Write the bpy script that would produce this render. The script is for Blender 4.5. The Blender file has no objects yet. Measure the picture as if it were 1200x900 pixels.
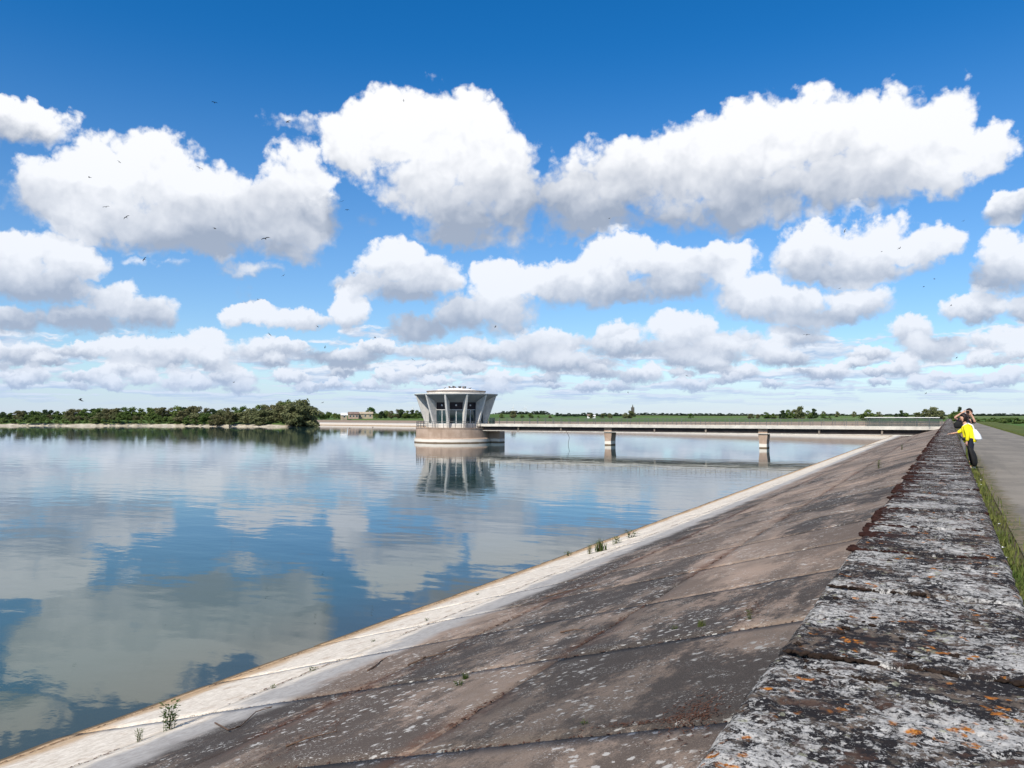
import bpy, bmesh, math, random
from mathutils import Vector, Matrix, Euler, noise as mnoise
R = math.radians
scene = bpy.context.scene
COL = scene.collection

# ------------------------------------------------------------------ camera
CAMZ = 4.9                      # metres above the water, which lies at z = 0
FPX, CX, CY = 925.0, 600.0, 450.0
YAW, PITCH = R(29.0), math.atan(36.0 / 925.0)
cam_d = bpy.data.cameras.new('camera')
cam = bpy.data.objects.new('camera', cam_d)
COL.objects.link(cam)
cam.location = (0, 0, CAMZ)
cam.rotation_euler = (R(90) + PITCH, 0, YAW)
cam_d.sensor_width = 36.0
cam_d.lens = 36.0 * FPX / 1200.0
cam_d.clip_start = 0.05
cam_d.clip_end = 40000.0
scene.camera = cam
CAMR = Euler((R(90) + PITCH, 0, YAW)).to_matrix()

def ray(u, v):
    return (CAMR @ Vector(((u - CX) / FPX, -(v - CY) / FPX, -1.0))).normalized()
def on_z(u, v, z):              # where the view ray meets a level surface
    d = ray(u, v); t = (z - CAMZ) / d.z
    return Vector((0, 0, CAMZ)) + d * t
def on_y(u, v, y):              # where it meets the plane Y = y
    d = ray(u, v)
    return Vector((0, 0, CAMZ)) + d * (y / d.y)
def at_range(u, v, r):
    d = ray(u, v); h = math.hypot(d.x, d.y)
    return Vector((0, 0, CAMZ)) + d * (r / h)

# ------------------------------------------------------------------ world
SUN_AZ, SUN_EL = math.atan2(-0.06, -1.0), R(45)       # azimuth from +Y towards +X
SUN_DIR = Vector((math.sin(SUN_AZ) * math.cos(SUN_EL), math.cos(SUN_AZ) * math.cos(SUN_EL), math.sin(SUN_EL)))
SKY = 0.10

class S:                        # a node socket with arithmetic
    nt = None
    def __init__(s, sock): s.s = sock
    @staticmethod
    def m(op, *a, clamp=False):
        n = S.nt.nodes.new('ShaderNodeMath'); n.operation = op; n.use_clamp = clamp
        for i, x in enumerate(a):
            if isinstance(x, S): S.nt.links.new(x.s, n.inputs[i])
            else: n.inputs[i].default_value = x
        return S(n.outputs[0])
    def __add__(a, b): return S.m('ADD', a, b)
    __radd__ = __add__
    def __sub__(a, b): return S.m('SUBTRACT', a, b)
    def __rsub__(a, b): return S.m('SUBTRACT', b, a)
    def __mul__(a, b): return S.m('MULTIPLY', a, b)
    __rmul__ = __mul__
    def __truediv__(a, b): return S.m('DIVIDE', a, b)
    def ma(a, b, c, clamp=False): return S.m('MULTIPLY_ADD', a, b, c, clamp=clamp)
    def mx(a, b): return S.m('MAXIMUM', a, b)
    def mn(a, b): return S.m('MINIMUM', a, b)
    def pw(a, b): return S.m('POWER', a, b)
    def ss(a, lo, hi, to0=0.0, to1=1.0, kind='SMOOTHSTEP'):
        n = S.nt.nodes.new('ShaderNodeMapRange'); n.interpolation_type = kind
        for i, x in enumerate((a, lo, hi, to0, to1)):
            if isinstance(x, S): S.nt.links.new(x.s, n.inputs[i])
            else: n.inputs[i].default_value = x
        return S(n.outputs[0])
def vm(op, *a):
    n = S.nt.nodes.new('ShaderNodeVectorMath'); n.operation = op
    for i, x in enumerate(a):
        if isinstance(x, S): S.nt.links.new(x.s, n.inputs[i])
        elif isinstance(x, (int, float)): n.inputs[i].default_value = (x,) * 3
        else: n.inputs[i].default_value = x
    return S(n.outputs['Value'] if op in ('DOT_PRODUCT', 'LENGTH', 'DISTANCE') else n.outputs[0])
def vscale(v, k):
    n = S.nt.nodes.new('ShaderNodeVectorMath'); n.operation = 'SCALE'
    S.nt.links.new(v.s, n.inputs[0])
    if isinstance(k, S): S.nt.links.new(k.s, n.inputs['Scale'])
    else: n.inputs['Scale'].default_value = k
    return S(n.outputs[0])
def xyz(x=0.0, y=0.0, z=0.0):
    n = S.nt.nodes.new('ShaderNodeCombineXYZ')
    for i, q in enumerate((x, y, z)):
        if isinstance(q, S): S.nt.links.new(q.s, n.inputs[i])
        else: n.inputs[i].default_value = q
    return S(n.outputs[0])
def sep(v):
    n = S.nt.nodes.new('ShaderNodeSeparateXYZ'); S.nt.links.new(v.s, n.inputs[0])
    return [S(o) for o in n.outputs]
def noi(vec, scale, detail=4, rough=0.55, lac=2.0, dist=0.0, color=False, dim='3D', w=None):
    n = S.nt.nodes.new('ShaderNodeTexNoise'); n.noise_dimensions = dim
    S.nt.links.new(vec.s, n.inputs['Vector'])
    for k, x in (('Scale', scale), ('Detail', detail), ('Roughness', rough), ('Lacunarity', lac), ('Distortion', dist)):
        n.inputs[k].default_value = x
    return S(n.outputs['Color'] if color else n.outputs['Fac'])
def vor(vec, scale, detail=0, rough=0.5, lac=2.0, feature='F1', out='Distance', rand=1.0, smooth=0.6, dim='3D'):
    n = S.nt.nodes.new('ShaderNodeTexVoronoi'); n.feature = feature; n.voronoi_dimensions = dim
    S.nt.links.new(vec.s, n.inputs['Vector'])
    n.inputs['Scale'].default_value = scale
    if 'Detail' in n.inputs and feature != 'N_SPHERE_RADIUS':
        n.inputs['Detail'].default_value = detail
        n.inputs['Roughness'].default_value = rough
        n.inputs['Lacunarity'].default_value = lac
    n.inputs['Randomness'].default_value = rand
    if feature == 'SMOOTH_F1': n.inputs['Smoothness'].default_value = smooth
    return S(n.outputs[out])
def mixc(f, a, b, blend='MIX'):
    n = S.nt.nodes.new('ShaderNodeMix'); n.data_type = 'RGBA'; n.blend_type = blend
    n.clamp_factor = True
    for i, x in ((0, f), (6, a), (7, b)):
        if isinstance(x, S): S.nt.links.new(x.s, n.inputs[i])
        elif i == 0: n.inputs[0].default_value = x
        else: n.inputs[i].default_value = (*x, 1.0)
    return S(n.outputs[2])
def ramp(f, stops):
    n = S.nt.nodes.new('ShaderNodeValToRGB')
    S.nt.links.new(f.s, n.inputs[0])
    el = n.color_ramp.elements
    while len(el) < len(stops): el.new(0.5)
    for e, (p, c) in zip(el, stops):
        e.position = p; e.color = (*c, 1.0) if len(c) == 3 else c
    return S(n.outputs[0])

def azel(u, v):
    d = ray(u, v)
    return math.degrees(math.atan2(d.x, d.y)), math.degrees(math.asin(d.z))

# clouds of the day: (base row, top row, lobes), every lobe an ellipse (column, row, half width, half height);
# rows and columns of the photograph are turned into azimuth and elevation of the real sky below
CLOUDS = [
    (172, 118, [(20, 148, 64, 30), (-40, 150, 50, 30)]),
    (312, 160, [(62, 232, 58, 44), (118, 208, 56, 46), (170, 195, 55, 40), (215, 225, 70, 52), (262, 243, 52, 44),
                (346, 222, 40, 52), (310, 262, 70, 42), (230, 268, 110, 34), (130, 258, 100, 30), (355, 255, 34, 36), (325, 285, 50, 22), (225, 284, 90, 20)]),
    (324, 300, [(288, 313, 46, 13, 0.75)]),
    (290, 108, [(425, 165, 52, 46), (478, 152, 70, 46), (530, 165, 62, 50), (575, 205, 48, 52), (560, 250, 70, 36), (500, 215, 62, 42), (605, 235, 36, 48), (545, 270, 60, 20)]),
    (175, 128, [(352, 148, 40, 20, 0.55), (395, 250, 40, 20, 0.40)]),
    (282, 100, [(672, 232, 52, 50), (735, 205, 66, 52), (800, 198, 70, 50), (870, 178, 80, 54), (950, 165, 84, 58), (1030, 160, 74, 60),
                (1100, 160, 62, 54), (1155, 165, 44, 34), (860, 240, 110, 36), (990, 215, 110, 42), (700, 256, 70, 28), (1075, 205, 70, 34)]),
    (356, 270, [(26, 305, 50, 34), (92, 302, 40, 28), (50, 335, 76, 22), (-40, 310, 50, 36)]),
    (392, 326, [(132, 352, 34, 28), (165, 368, 42, 24), (85, 375, 70, 18), (25, 376, 40, 18)]),
    (322, 304, [(196, 313, 20, 13, 0.55), (160, 306, 26, 12, 0.45), (290, 340, 40, 14, 0.35)]),
    (362, 276, [(455, 308, 48, 32), (500, 322, 46, 26), (430, 330, 36, 24), (470, 345, 46, 16)]),
    (402, 352, [(415, 365, 26, 26), (300, 368, 36, 15), (350, 376, 50, 13), (268, 372, 20, 16)]),
    (402, 300, [(545, 372, 36, 28), (590, 358, 44, 38), (600, 322, 46, 24), (490, 386, 44, 16)]),
    (362, 284, [(660, 330, 50, 28), (715, 318, 48, 36), (745, 305, 32, 26), (790, 322, 50, 30), (845, 312, 48, 28), (740, 345, 90, 18)]),
    (340, 260, [(960, 300, 54, 36), (1020, 292, 60, 34), (1080, 290, 50, 26), (1000, 322, 90, 18)]),
    (386, 322, [(880, 350, 46, 28), (925, 362, 50, 22), (1010, 355, 48, 22), (960, 372, 60, 14)]),
    (258, 210, [(1192, 240, 40, 24)]),
    (352, 262, [(1192, 305, 40, 42), (1165, 330, 30, 24), (1245, 310, 60, 50)]),
    (384, 346, [(1148, 364, 42, 18), (1215, 368, 40, 18)]),
    (424, 366, [(725, 402, 38, 20), (800, 388, 44, 22), (650, 402, 46, 14), (850, 402, 60, 18), (765, 412, 90, 12)]),
    (412, 366, [(1064, 390, 30, 18), (935, 390, 40, 16), (1100, 404, 50, 12)]),
    (424, 392, [(30, 416, 40, 16), (310, 412, 46, 16), (150, 408, 60, 13), (400, 420, 60, 10), (1175, 400, 50, 16), (520, 412, 60, 10)]),
    (106, 84, [(500, 95, 30, 14, 0.42)]),
]

rnd = random.Random(11)
for (row, half, n) in ((412, 46, 14), (427, 38, 18), (440, 30, 22), (451, 22, 24)):      # rows of small cumulus towards the horizon
    for i in range(n):
        u = -60 + 1320 * (i + rnd.uniform(0.1, 0.9)) / n
        if abs(row - 414) < 2 and 560 < u < 900: continue
        k = rnd.uniform(0.55, 1.15); hh = half * k * rnd.uniform(0.22, 0.36)
        v = row + rnd.uniform(-5, 5)
        lob = [(u, v, half * k, hh)]
        if half > 20: lob.append((u + half * k * rnd.uniform(-0.5, 0.5), v - hh * 0.7, half * k * 0.5, hh * 0.9))
        CLOUDS.append((v + hh * 0.9, v - hh * 1.5, lob))

def lobe_group(name, lobes):
    g = bpy.data.node_groups.new(name, 'ShaderNodeTree')
    g.interface.new_socket('q', in_out='INPUT', socket_type='NodeSocketVector')
    for o in ('F', 'T'): g.interface.new_socket(o, in_out='OUTPUT', socket_type='NodeSocketFloat')
    keep, S.nt = S.nt, g
    gi = g.nodes.new('NodeGroupInput'); go = g.nodes.new('NodeGroupOutput')
    q = S(gi.outputs[0]); qx, qy, qz = sep(q)
    F = W = T = None
    eps = len(bpy.data.node_groups) * 3e-6           # keeps Cycles from merging the sectors' nodes into one long list
    for (a0, e0, ra, re, eb, et, wt) in lobes:
        ra += eps; eb += eps
        n = g.nodes.new('ShaderNodeVectorMath'); n.operation = 'MULTIPLY_ADD'
        g.links.new(q.s, n.inputs[0])
        n.inputs[1].default_value = (1 / ra, 1 / re, 0); n.inputs[2].default_value = (-a0 / ra, -e0 / re, 0)
        f = vm('DOT_PRODUCT', S(n.outputs[0]), S(n.outputs[0])).ma(-0.52 * wt, wt, clamp=True)
        t = qy.ma(1 / (et - eb), -eb / (et - eb))
        F = f if F is None else F.mx(f)
        T = f * t if T is None else S.m('MULTIPLY_ADD', f, t, T)
        W = f if W is None else W + f
    g.links.new(F.s, go.inputs[0]); g.links.new((T / W.mx(0.02)).s, go.inputs[1])
    S.nt = keep
    return g

def build_world():
    w = bpy.data.worlds.new('World'); scene.world = w; w.use_nodes = True
    nt = w.node_tree; nt.nodes.clear(); S.nt = nt
    out = nt.nodes.new('ShaderNodeOutputWorld')
    sky = nt.nodes.new('ShaderNodeTexSky'); sky.sky_type = 'NISHITA'; sky.sun_disc = False
    sky.sun_elevation = SUN_EL; sky.sun_rotation = SUN_AZ
    sky.altitude = 0; sky.air_density = 1.0; sky.dust_density = 0.0; sky.ozone_density = 5.0
    tc = nt.nodes.new('ShaderNodeTexCoord')
    d = S(tc.outputs['Generated'])
    x, y, z = sep(d)
    A = S.m('ARCTAN2', x, y) * 57.2958
    E = S.m('ARCSINE', z) * 57.2958
    p = xyz(A, E, 0.0)
    K = 1.0 / SKY
    lit = (0.97 * K, 0.97 * K, 0.98 * K)
    dark = (0.33 * K, 0.375 * K, 0.46 * K)
    hdark = (0.44 * K, 0.55 * K, 0.72 * K)
    hs = nt.nodes.new('ShaderNodeHueSaturation')
    hs.inputs['Hue'].default_value = 0.503; hs.inputs['Saturation'].default_value = 1.34; hs.inputs['Value'].default_value = 1.30
    nt.links.new(sky.outputs[0], hs.inputs['Color'])
    air = (0.43 * K, 0.575 * K, 0.82 * K)
    # uneven outlines: the coordinates are bent by two sizes of turbulence
    w1 = vm('SUBTRACT', noi(d, 9.0, 1, 0.5, color=True), 0.5)
    w2 = vm('SUBTRACT', noi(d, 36.0, 2, 0.55, color=True), 0.5)
    near = E.ss(2.0, 14.0, 0.12, 1.0)
    q = vm('MULTIPLY', vm('ADD', p, vscale(vm('ADD', vscale(w1, 3.6), vscale(w2, 1.7)), near)), (1, 1, 0))
    w3 = vm('SUBTRACT', noi(d, 115.0, 3, 0.6, color=True), 0.5)
    q = vm('ADD', q, vscale(w3, 0.85))
    fine = noi(d, 60.0, 4, 0.6) - 0.5
    # the rows of small cumulus towards the horizon, the same in every direction
    k = S.m('LOGARITHM', E.mx(0.15) + 1.2, math.e)
    hw = vm('ADD', xyz(x * 9.0, y * 9.0, k * 5.5), vscale(w2, 0.55))
    h0 = noi(hw, 1.25, 5, 0.56); h1 = noi(vm('ADD', hw, (0, 0, 0.30)), 1.25, 5, 0.56)
    inframe = A.ss(-70.0, -63.0) * A.ss(8.0, 14.0, 1.0, 0.0)
    cover = E.ss(4.0, 8.5, 0.0, 1.0)
    thr = 0.47 + E.ss(4.0, 9.0, -0.045, 0.0) + cover * inframe * 0.3 + E.ss(0.0, 2.2, 0.05, 0.0)
    halpha = (h0 - thr).ss(0.0, 0.12) * E.ss(0.2, 1.6)
    hshade = (h0 - h1) * 4.2 + 0.46 + fine * 0.3 - E.ss(0.5, 4.0, 0.12, 0.0)
    c0 = mixc(halpha * 0.93, S(hs.outputs[0]), mixc(hshade.ss(0.05, 0.95, kind='LINEAR'), hdark, lit))
    airf = E.ss(0.0, 6.0, 0.72, 0.0).mx(E.ss(0.0, 26.0, 0.34, 0.0))
    # lumps
    dl = vm('ADD', p, vm('ADD', vscale(w1, 2.0), vscale(w2, 1.3)))
    def billow(vec): return 0.45 - vor(vec, 0.36, 2, 0.5, 2.3, 'F1', dim='2D')
    b0 = billow(dl); b1 = billow(vm('ADD', dl, (-0.25, 0.75, 0.0)))
    soft = noi(d, 11.0, 3, 0.5) - 0.5
    lump = b0 * 0.38 + fine * 0.46 + soft * 0.22 - 0.235
    relief = soft * 1.25 + (b0 - b1) * 0.26 + fine * 0.10 - 0.12

    def background(c):
        c = mixc(airf, c, air)
        bg = nt.nodes.new('ShaderNodeBackground'); bg.inputs['Strength'].default_value = SKY
        nt.links.new(c.s, bg.inputs['Color'])
        return bg.outputs[0]
    # the placed clouds, sorted into sectors of azimuth only so that each view ray looks at a few of them
    lob = []
    for (base, top, lobes) in CLOUDS:
        for (u, v, ru, rv, *wt) in lobes:
            a0, e0 = azel(u, v)
            ra = abs(azel(u + ru, v)[0] - azel(u - ru, v)[0]) / 2
            re = abs(azel(u, v + rv)[1] - azel(u, v - rv)[1]) / 2
            lob.append((a0, e0, ra, re, azel(u, base)[1], azel(u, top)[1], wt[0] if wt else 1.0))
    edges = [-73.0] + [-63.0 + 4.0 * i for i in range(18)] + [16.0]
    def sector(lo, hi, e0, e1):
        ma = 0.75 if e1 < 5 else (1.5 if e1 < 10 else 2.7)              # how far the turbulence can carry an outline here
        near_l = [l for l in lob if l[0] + l[2] * 1.38 + ma > lo and l[0] - l[2] * 1.38 - ma < hi and l[1] + l[3] * 1.38 + ma * 0.8 > e0 and l[1] - l[3] * 1.38 - ma * 0.8 < e1]
        if not near_l: return background(c0)
        gn = nt.nodes.new('ShaderNodeGroup'); gn.node_tree = lobe_group('clouds', near_l)
        nt.links.new(q.s, gn.inputs[0])
        F, T = S(gn.outputs[0]), S(gn.outputs[1])
        dens = F + lump
        alpha = dens.ss(0.0, T.ss(0.0, 0.8, 0.55, 0.28))
        shade = T.ss(-0.12, 0.95) * 1.30 + relief - 0.03
        return background(mixc(alpha * 0.98, c0, mixc(shade.ss(0.0, 0.85, kind='LINEAR'), dark, lit)))
    def choose(mask, a, b):
        mix = nt.nodes.new('ShaderNodeMixShader')
        nt.links.new(mask.s, mix.inputs[0]); nt.links.new(a, mix.inputs[1]); nt.links.new(b, mix.inputs[2])
        return mix.outputs[0]
    def tree(e, e0, e1):
        if len(e) == 2: return sector(e[0], e[1], e0, e1)
        m = len(e) // 2
        return choose(S.m('GREATER_THAN', A, e[m]), tree(e[:m + 1], e0, e1), tree(e[m:], e0, e1))
    inside = S.m('GREATER_THAN', A, edges[0]) * S.m('LESS_THAN', A, edges[-1]) * S.m('GREATER_THAN', E, 0.0)
    low = choose(S.m('GREATER_THAN', E, 4.2), tree(edges, 0.0, 4.2), tree(edges, 4.2, 9.0))
    shader = choose(inside, background(c0), choose(S.m('GREATER_THAN', E, 9.0), low, tree(edges, 9.0, 90.0)))
    nt.links.new(shader, out.inputs[0])
    w.cycles.sampling_method = 'MANUAL'; w.cycles.sample_map_resolution = 512

build_world()
sun_d = bpy.data.lights.new('sun', 'SUN'); sun_d.energy = 5.0; sun_d.angle = R(0.53); sun_d.color = (1.0, 0.93, 0.82)
sun = bpy.data.objects.new('sun', sun_d); COL.objects.link(sun)
sun.rotation_euler = (-SUN_DIR).to_track_quat('-Z', 'Y').to_euler()
sun.location = (0, 0, 60)
vs = scene.view_settings
vs.view_transform = 'Standard'; vs.look = 'None'; vs.exposure = 0.10; vs.gamma = 1.0; vs.use_curve_mapping = False

# ------------------------------------------------------------------ materials
def mat(name, build, rough=0.8, spec=0.3, metallic=0.0, bump=None, **kw):
    m = bpy.data.materials.new(name); m.use_nodes = True
    nt = m.node_tree; S.nt = nt
    bs = nt.nodes['Principled BSDF']
    bs.inputs['Roughness'].default_value = rough
    bs.inputs['Specular IOR Level'].default_value = spec
    bs.inputs['Metallic'].default_value = metallic
    for k, v in kw.items(): bs.inputs[k.replace('_', ' ')].default_value = v
    r = build() if callable(build) else {'color': build}
    c = r['color']
    if isinstance(c, S): nt.links.new(c.s, bs.inputs['Base Color'])
    else: bs.inputs['Base Color'].default_value = (*c, 1)
    if 'rough' in r: nt.links.new(r['rough'].s, bs.inputs['Roughness'])
    if 'bump' in r:
        h, st, di = r['bump']
        b = nt.nodes.new('ShaderNodeBump'); b.inputs['Strength'].default_value = st; b.inputs['Distance'].default_value = di
        nt.links.new(h.s, b.inputs['Height']); nt.links.new(b.outputs[0], bs.inputs['Normal'])
    return m
def pos(): return S(S.nt.nodes.new('ShaderNodeNewGeometry').outputs['Position'])
def objp(): return S(S.nt.nodes.new('ShaderNodeTexCoord').outputs['Object'])
def rand_obj(): return S(S.nt.nodes.new('ShaderNodeObjectInfo').outputs['Random'])

def plain(name, col, var=0.25, scale=6.0, rough=0.8, spec=0.3, bump=0.0, world=False, **kw):
    def b():
        p = pos() if world else objp()
        n = noi(p, scale, 5, 0.6)
        c = mixc(n.ss(0.25, 0.75), tuple(x * (1 - var) for x in col), tuple(min(1, x * (1 + var)) for x in col))
        r = {'color': c}
        if bump: r['bump'] = (noi(p, scale * 6, 4, 0.6), 0.5, bump)
        return r
    return mat(name, b, rough, spec, **kw)

SLOPE = 0.2876                                   # fall of the dam face per metre
def m_slab():
    p = pos(); x, y, z = sep(p)
    fx = x * -1.0                                # metres out from the parapet
    big = noi(p, 0.30, 4, 0.6); mid = noi(p, 1.3, 5, 0.62); sm = noi(p, 9.0, 6, 0.72); gr = noi(p, 60.0, 4, 0.75)
    st = noi(vm('MULTIPLY', p, (1.0, 0.32, 1.0)), 0.8, 5, 0.62)            # streaks along the bank
    c = mixc(mid.ss(0.3, 0.7), (0.125, 0.094, 0.072), (0.240, 0.180, 0.140))
    c = mixc(sm.ss(0.35, 0.75) * 0.6, c, (0.19, 0.165, 0.145))
    c = mixc(st.ss(0.50, 0.62) * 0.8, c, (0.300, 0.222, 0.172))
    blk = noi(vm('MULTIPLY', p, (1.0, 0.40, 1.0)), 0.62, 8, 0.72) + (sm - 0.5) * 0.22 + (gr - 0.5) * 0.20
    c = mixc((blk + y.ss(9, 60, 0.050, -0.070)).ss(0.475, 0.56) * 0.95, c, (0.036, 0.031, 0.029))          # black algae
    c = mixc(gr.ss(0.45, 0.7) * 0.5, c, (0.06, 0.05, 0.045))
    c = mixc(noi(p, 130.0, 2, 0.6).ss(0.56, 0.66) * 0.35, c, (0.36, 0.31, 0.26))
    fl = vor(vm('ADD', p, vscale(noi(p, 14.0, 4, 0.7, color=True), 0.16)), 9.0, 0, dim='3D')
    flz = noi(vm('MULTIPLY', p, (1.0, 0.6, 1.0)), 0.85, 4, 0.6)
    lich = (fl + (sm - 0.5) * 1.0).ss(0.19, 0.29, 1.0, 0.0) * (flz + (mid - 0.5) * 0.7).ss(0.48, 0.55)
    fl2 = noi(p, 42.0, 4, 0.65).ss(0.585, 0.62) * noi(vm('ADD', p, (4, 4, 4)), 2.6, 4, 0.65).ss(0.47, 0.60)
    c = mixc(lich.mx(fl2) * 0.9, c, (0.46, 0.455, 0.43))                    # pale crusts
    c = mixc(y.ss(165, 215) * 0.8, c, (0.40, 0.31, 0.235))
    jx = S.m('ABSOLUTE', S.m('WRAP', fx - 0.9, 1.325, -1.325))
    deb = (jx + (mid - 0.5) * 0.5).ss(0.04, 0.30, 1.0, 0.0) * st.ss(0.44, 0.6)
    c = mixc(deb * sm.ss(0.35, 0.6) * 0.8, c, (0.105, 0.052, 0.036))        # fallen red-brown litter
    ro = rand_obj()
    c = mixc(ro.ss(0.0, 0.55, 0.38, 0.0), c, (0.05, 0.042, 0.036)); c = mixc(ro.ss(0.6, 1.0, 0.0, 0.30), c, (0.36, 0.265, 0.20))   # no two castings alike
    wz = z + (mid - 0.5) * 0.34 + (big - 0.5) * 0.4 + (sm - 0.5) * 0.16
    grey = mixc(sm.ss(0.3, 0.7), (0.27, 0.255, 0.24), (0.40, 0.385, 0.365))
    c = mixc(wz.ss(1.36, 1.18), c, grey)
    wht = mixc(sm.ss(0.3, 0.75), (0.50, 0.445, 0.37), (0.74, 0.68, 0.59))
    wht = mixc(noi(p, 2.2, 6, 0.72).ss(0.54, 0.68) * 0.75, wht, (0.34, 0.25, 0.18))
    wht = mixc(noi(p, 26.0, 5, 0.75).ss(0.55, 0.66) * 0.55, wht, (0.30, 0.23, 0.17))
    wht = mixc(noi(vm('MULTIPLY', p, (1.0, 0.25, 1.0)), 5.0, 5, 0.7).ss(0.56, 0.68) * 0.5, wht, (0.42, 0.36, 0.29))
    wz2 = z + (mid - 0.5) * 0.42 + (sm - 0.5) * 0.1
    c = mixc(wz2.ss(1.05, 0.93), c, wht)
    c = mixc((z + (mid - 0.5) * 0.34).ss(0.34, 0.16), c, mixc(sm.ss(0.3, 0.7), (0.36, 0.245, 0.14), (0.50, 0.36, 0.23)))
    c = mixc((z + (sm - 0.5) * 0.05).ss(0.085, 0.03), c, (0.12, 0.085, 0.05))
    return {'color': c, 'bump': (sm * 0.5 + gr * 0.35 + lich * 0.25, 0.6, 0.012)}
M_SLAB = mat('weathered dam concrete', m_slab, 0.92, 0.2)

def m_cope():
    p = pos(); x, y, z = sep(p)
    wv = vscale(vm('SUBTRACT', noi(p, 30.0, 3, 0.6, color=True), 0.5), 0.035)
    pw = vm('ADD', p, wv)
    n1 = noi(p, 7.0, 6, 0.68); n2 = noi(p, 22.0, 6, 0.7); n3 = noi(p, 90.0, 4, 0.7); n0 = noi(p, 2.2, 4, 0.6)
    c = mixc(n2.ss(0.35, 0.65), (0.085, 0.068, 0.055), (0.21, 0.165, 0.13))
    c = mixc((n1 * 0.5 + n2 * 0.5).ss(0.43, 0.50), c, (0.018, 0.016, 0.017))         # black crust
    nA = noi(vm('ADD', pw, (3.1, 7.7, 0)), 21.0, 6, 0.74); nB = noi(vm('ADD', pw, (8.3, 2.2, 0)), 46.0, 5, 0.72)
    farther = y.ss(6.0, 22.0, 0.0, 0.030)
    pale = (nA + (n0 - 0.5) * 0.60 - farther).ss(0.505, 0.535)
    pale2 = (nB + (n0 - 0.5) * 0.50 - farther).ss(0.54, 0.57)
    pl = pale.mx(pale2) * n3.ss(0.30, 0.46)
    c = mixc(pl * 0.95, c, mixc(n2.ss(0.3, 0.7), (0.26, 0.252, 0.24), (0.56, 0.545, 0.515)))
    gy = vor(vm('ADD', pw, (3.3, 5.1, 0)), 24.0, 0).ss(0.24, 0.40, 1.0, 0.0) * noi(vm('ADD', p, (9, 0, 0)), 5.0, 4, 0.6).ss(0.55, 0.62)
    c = mixc(gy * 0.7, c, (0.36, 0.36, 0.25))                                         # green-grey rosettes
    orr = vor(vm('ADD', pw, (1.7, 8.1, 0)), 16.0, 0).ss(0.24, 0.40, 1.0, 0.0) * (noi(vm('ADD', p, (0, 4, 0)), 4.5, 3, 0.6) + y.ss(1.0, 5.0, 0.05, -0.01)).ss(0.555, 0.60) * n2.ss(0.40, 0.52)
    c = mixc(orr, c, mixc(n3.ss(0.3, 0.7), (0.28, 0.085, 0.028), (0.50, 0.20, 0.022)))       # orange rosettes
    br = (noi(vm('ADD', p, (2, 9, 0)), 6.0, 5, 0.68) + farther * 1.5).ss(0.55, 0.64)
    c = mixc(br * 0.75, c, (0.075, 0.042, 0.03))
    # dark red moss along the water side, from a few metres on
    edge = x + (n1 - 0.5) * 1.1 + (n0 - 0.5) * 0.9 + (n2 - 0.5) * 0.3
    ms = (edge + (noi(vm('ADD', p, (5, 1, 2)), 2.6, 5, 0.7) - 0.45) * 1.1).ss(-0.50, -0.36, 1.0, 0.0) * (y + (n1 - 0.5) * 2).ss(5.4, 6.4)
    edge2 = x + (n1 - 0.5) * 0.5 + (n0 - 0.5) * 0.6
    ms2 = edge2.ss(0.24, 0.34) * y.ss(5.6, 7.0) * 0.8
    c = mixc(ms.mx(ms2) * 0.93, c, mixc(n2.ss(0.35, 0.65), (0.020, 0.012, 0.010), (0.056, 0.027, 0.022)))
    return {'color': c, 'bump': (pl * 0.5 + n2 * 0.7 + n3 * 0.3 + ms * 0.5, 0.95, 0.016)}
M_COPE = mat('lichen crusted coping', m_cope, 0.95, 0.15)

def m_water():
    p = pos(); x, y, z = sep(p)
    big = noi(vm('MULTIPLY', p, (0.012, 0.03, 1.0)), 1.0, 3, 0.5)
    calm = big.ss(0.40, 0.60, 0.35, 1.25)
    h = noi(vm('MULTIPLY', p, (0.55, 1.0, 1.0)), 0.55, 2, 0.45) * 1.0 + noi(vm('MULTIPLY', p, (0.7, 1.0, 1.0)), 2.4, 3, 0.5) * 0.26 * calm + noi(vm('MULTIPLY', p, (0.6, 1.0, 1.0)), 8.0, 2, 0.5) * 0.045 * calm
    c = mixc(noi(p, 0.05, 3, 0.5).ss(0.35, 0.65), (0.010, 0.042, 0.060), (0.032, 0.066, 0.056))
    shallow = (x * -1.0).ss(11.9, 15.5, 1.0, 0.0) * y.ss(190, 205, 1.0, 0.0)
    c = mixc(shallow * 0.6, c, (0.060, 0.060, 0.038))
    return {'color': c, 'bump': (h * y.ss(55, 105, 1.0, 0.5), 0.6, 0.028)}
M_WATER = mat('lake water', m_water, 0.03, 0.5, IOR=1.37)

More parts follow.
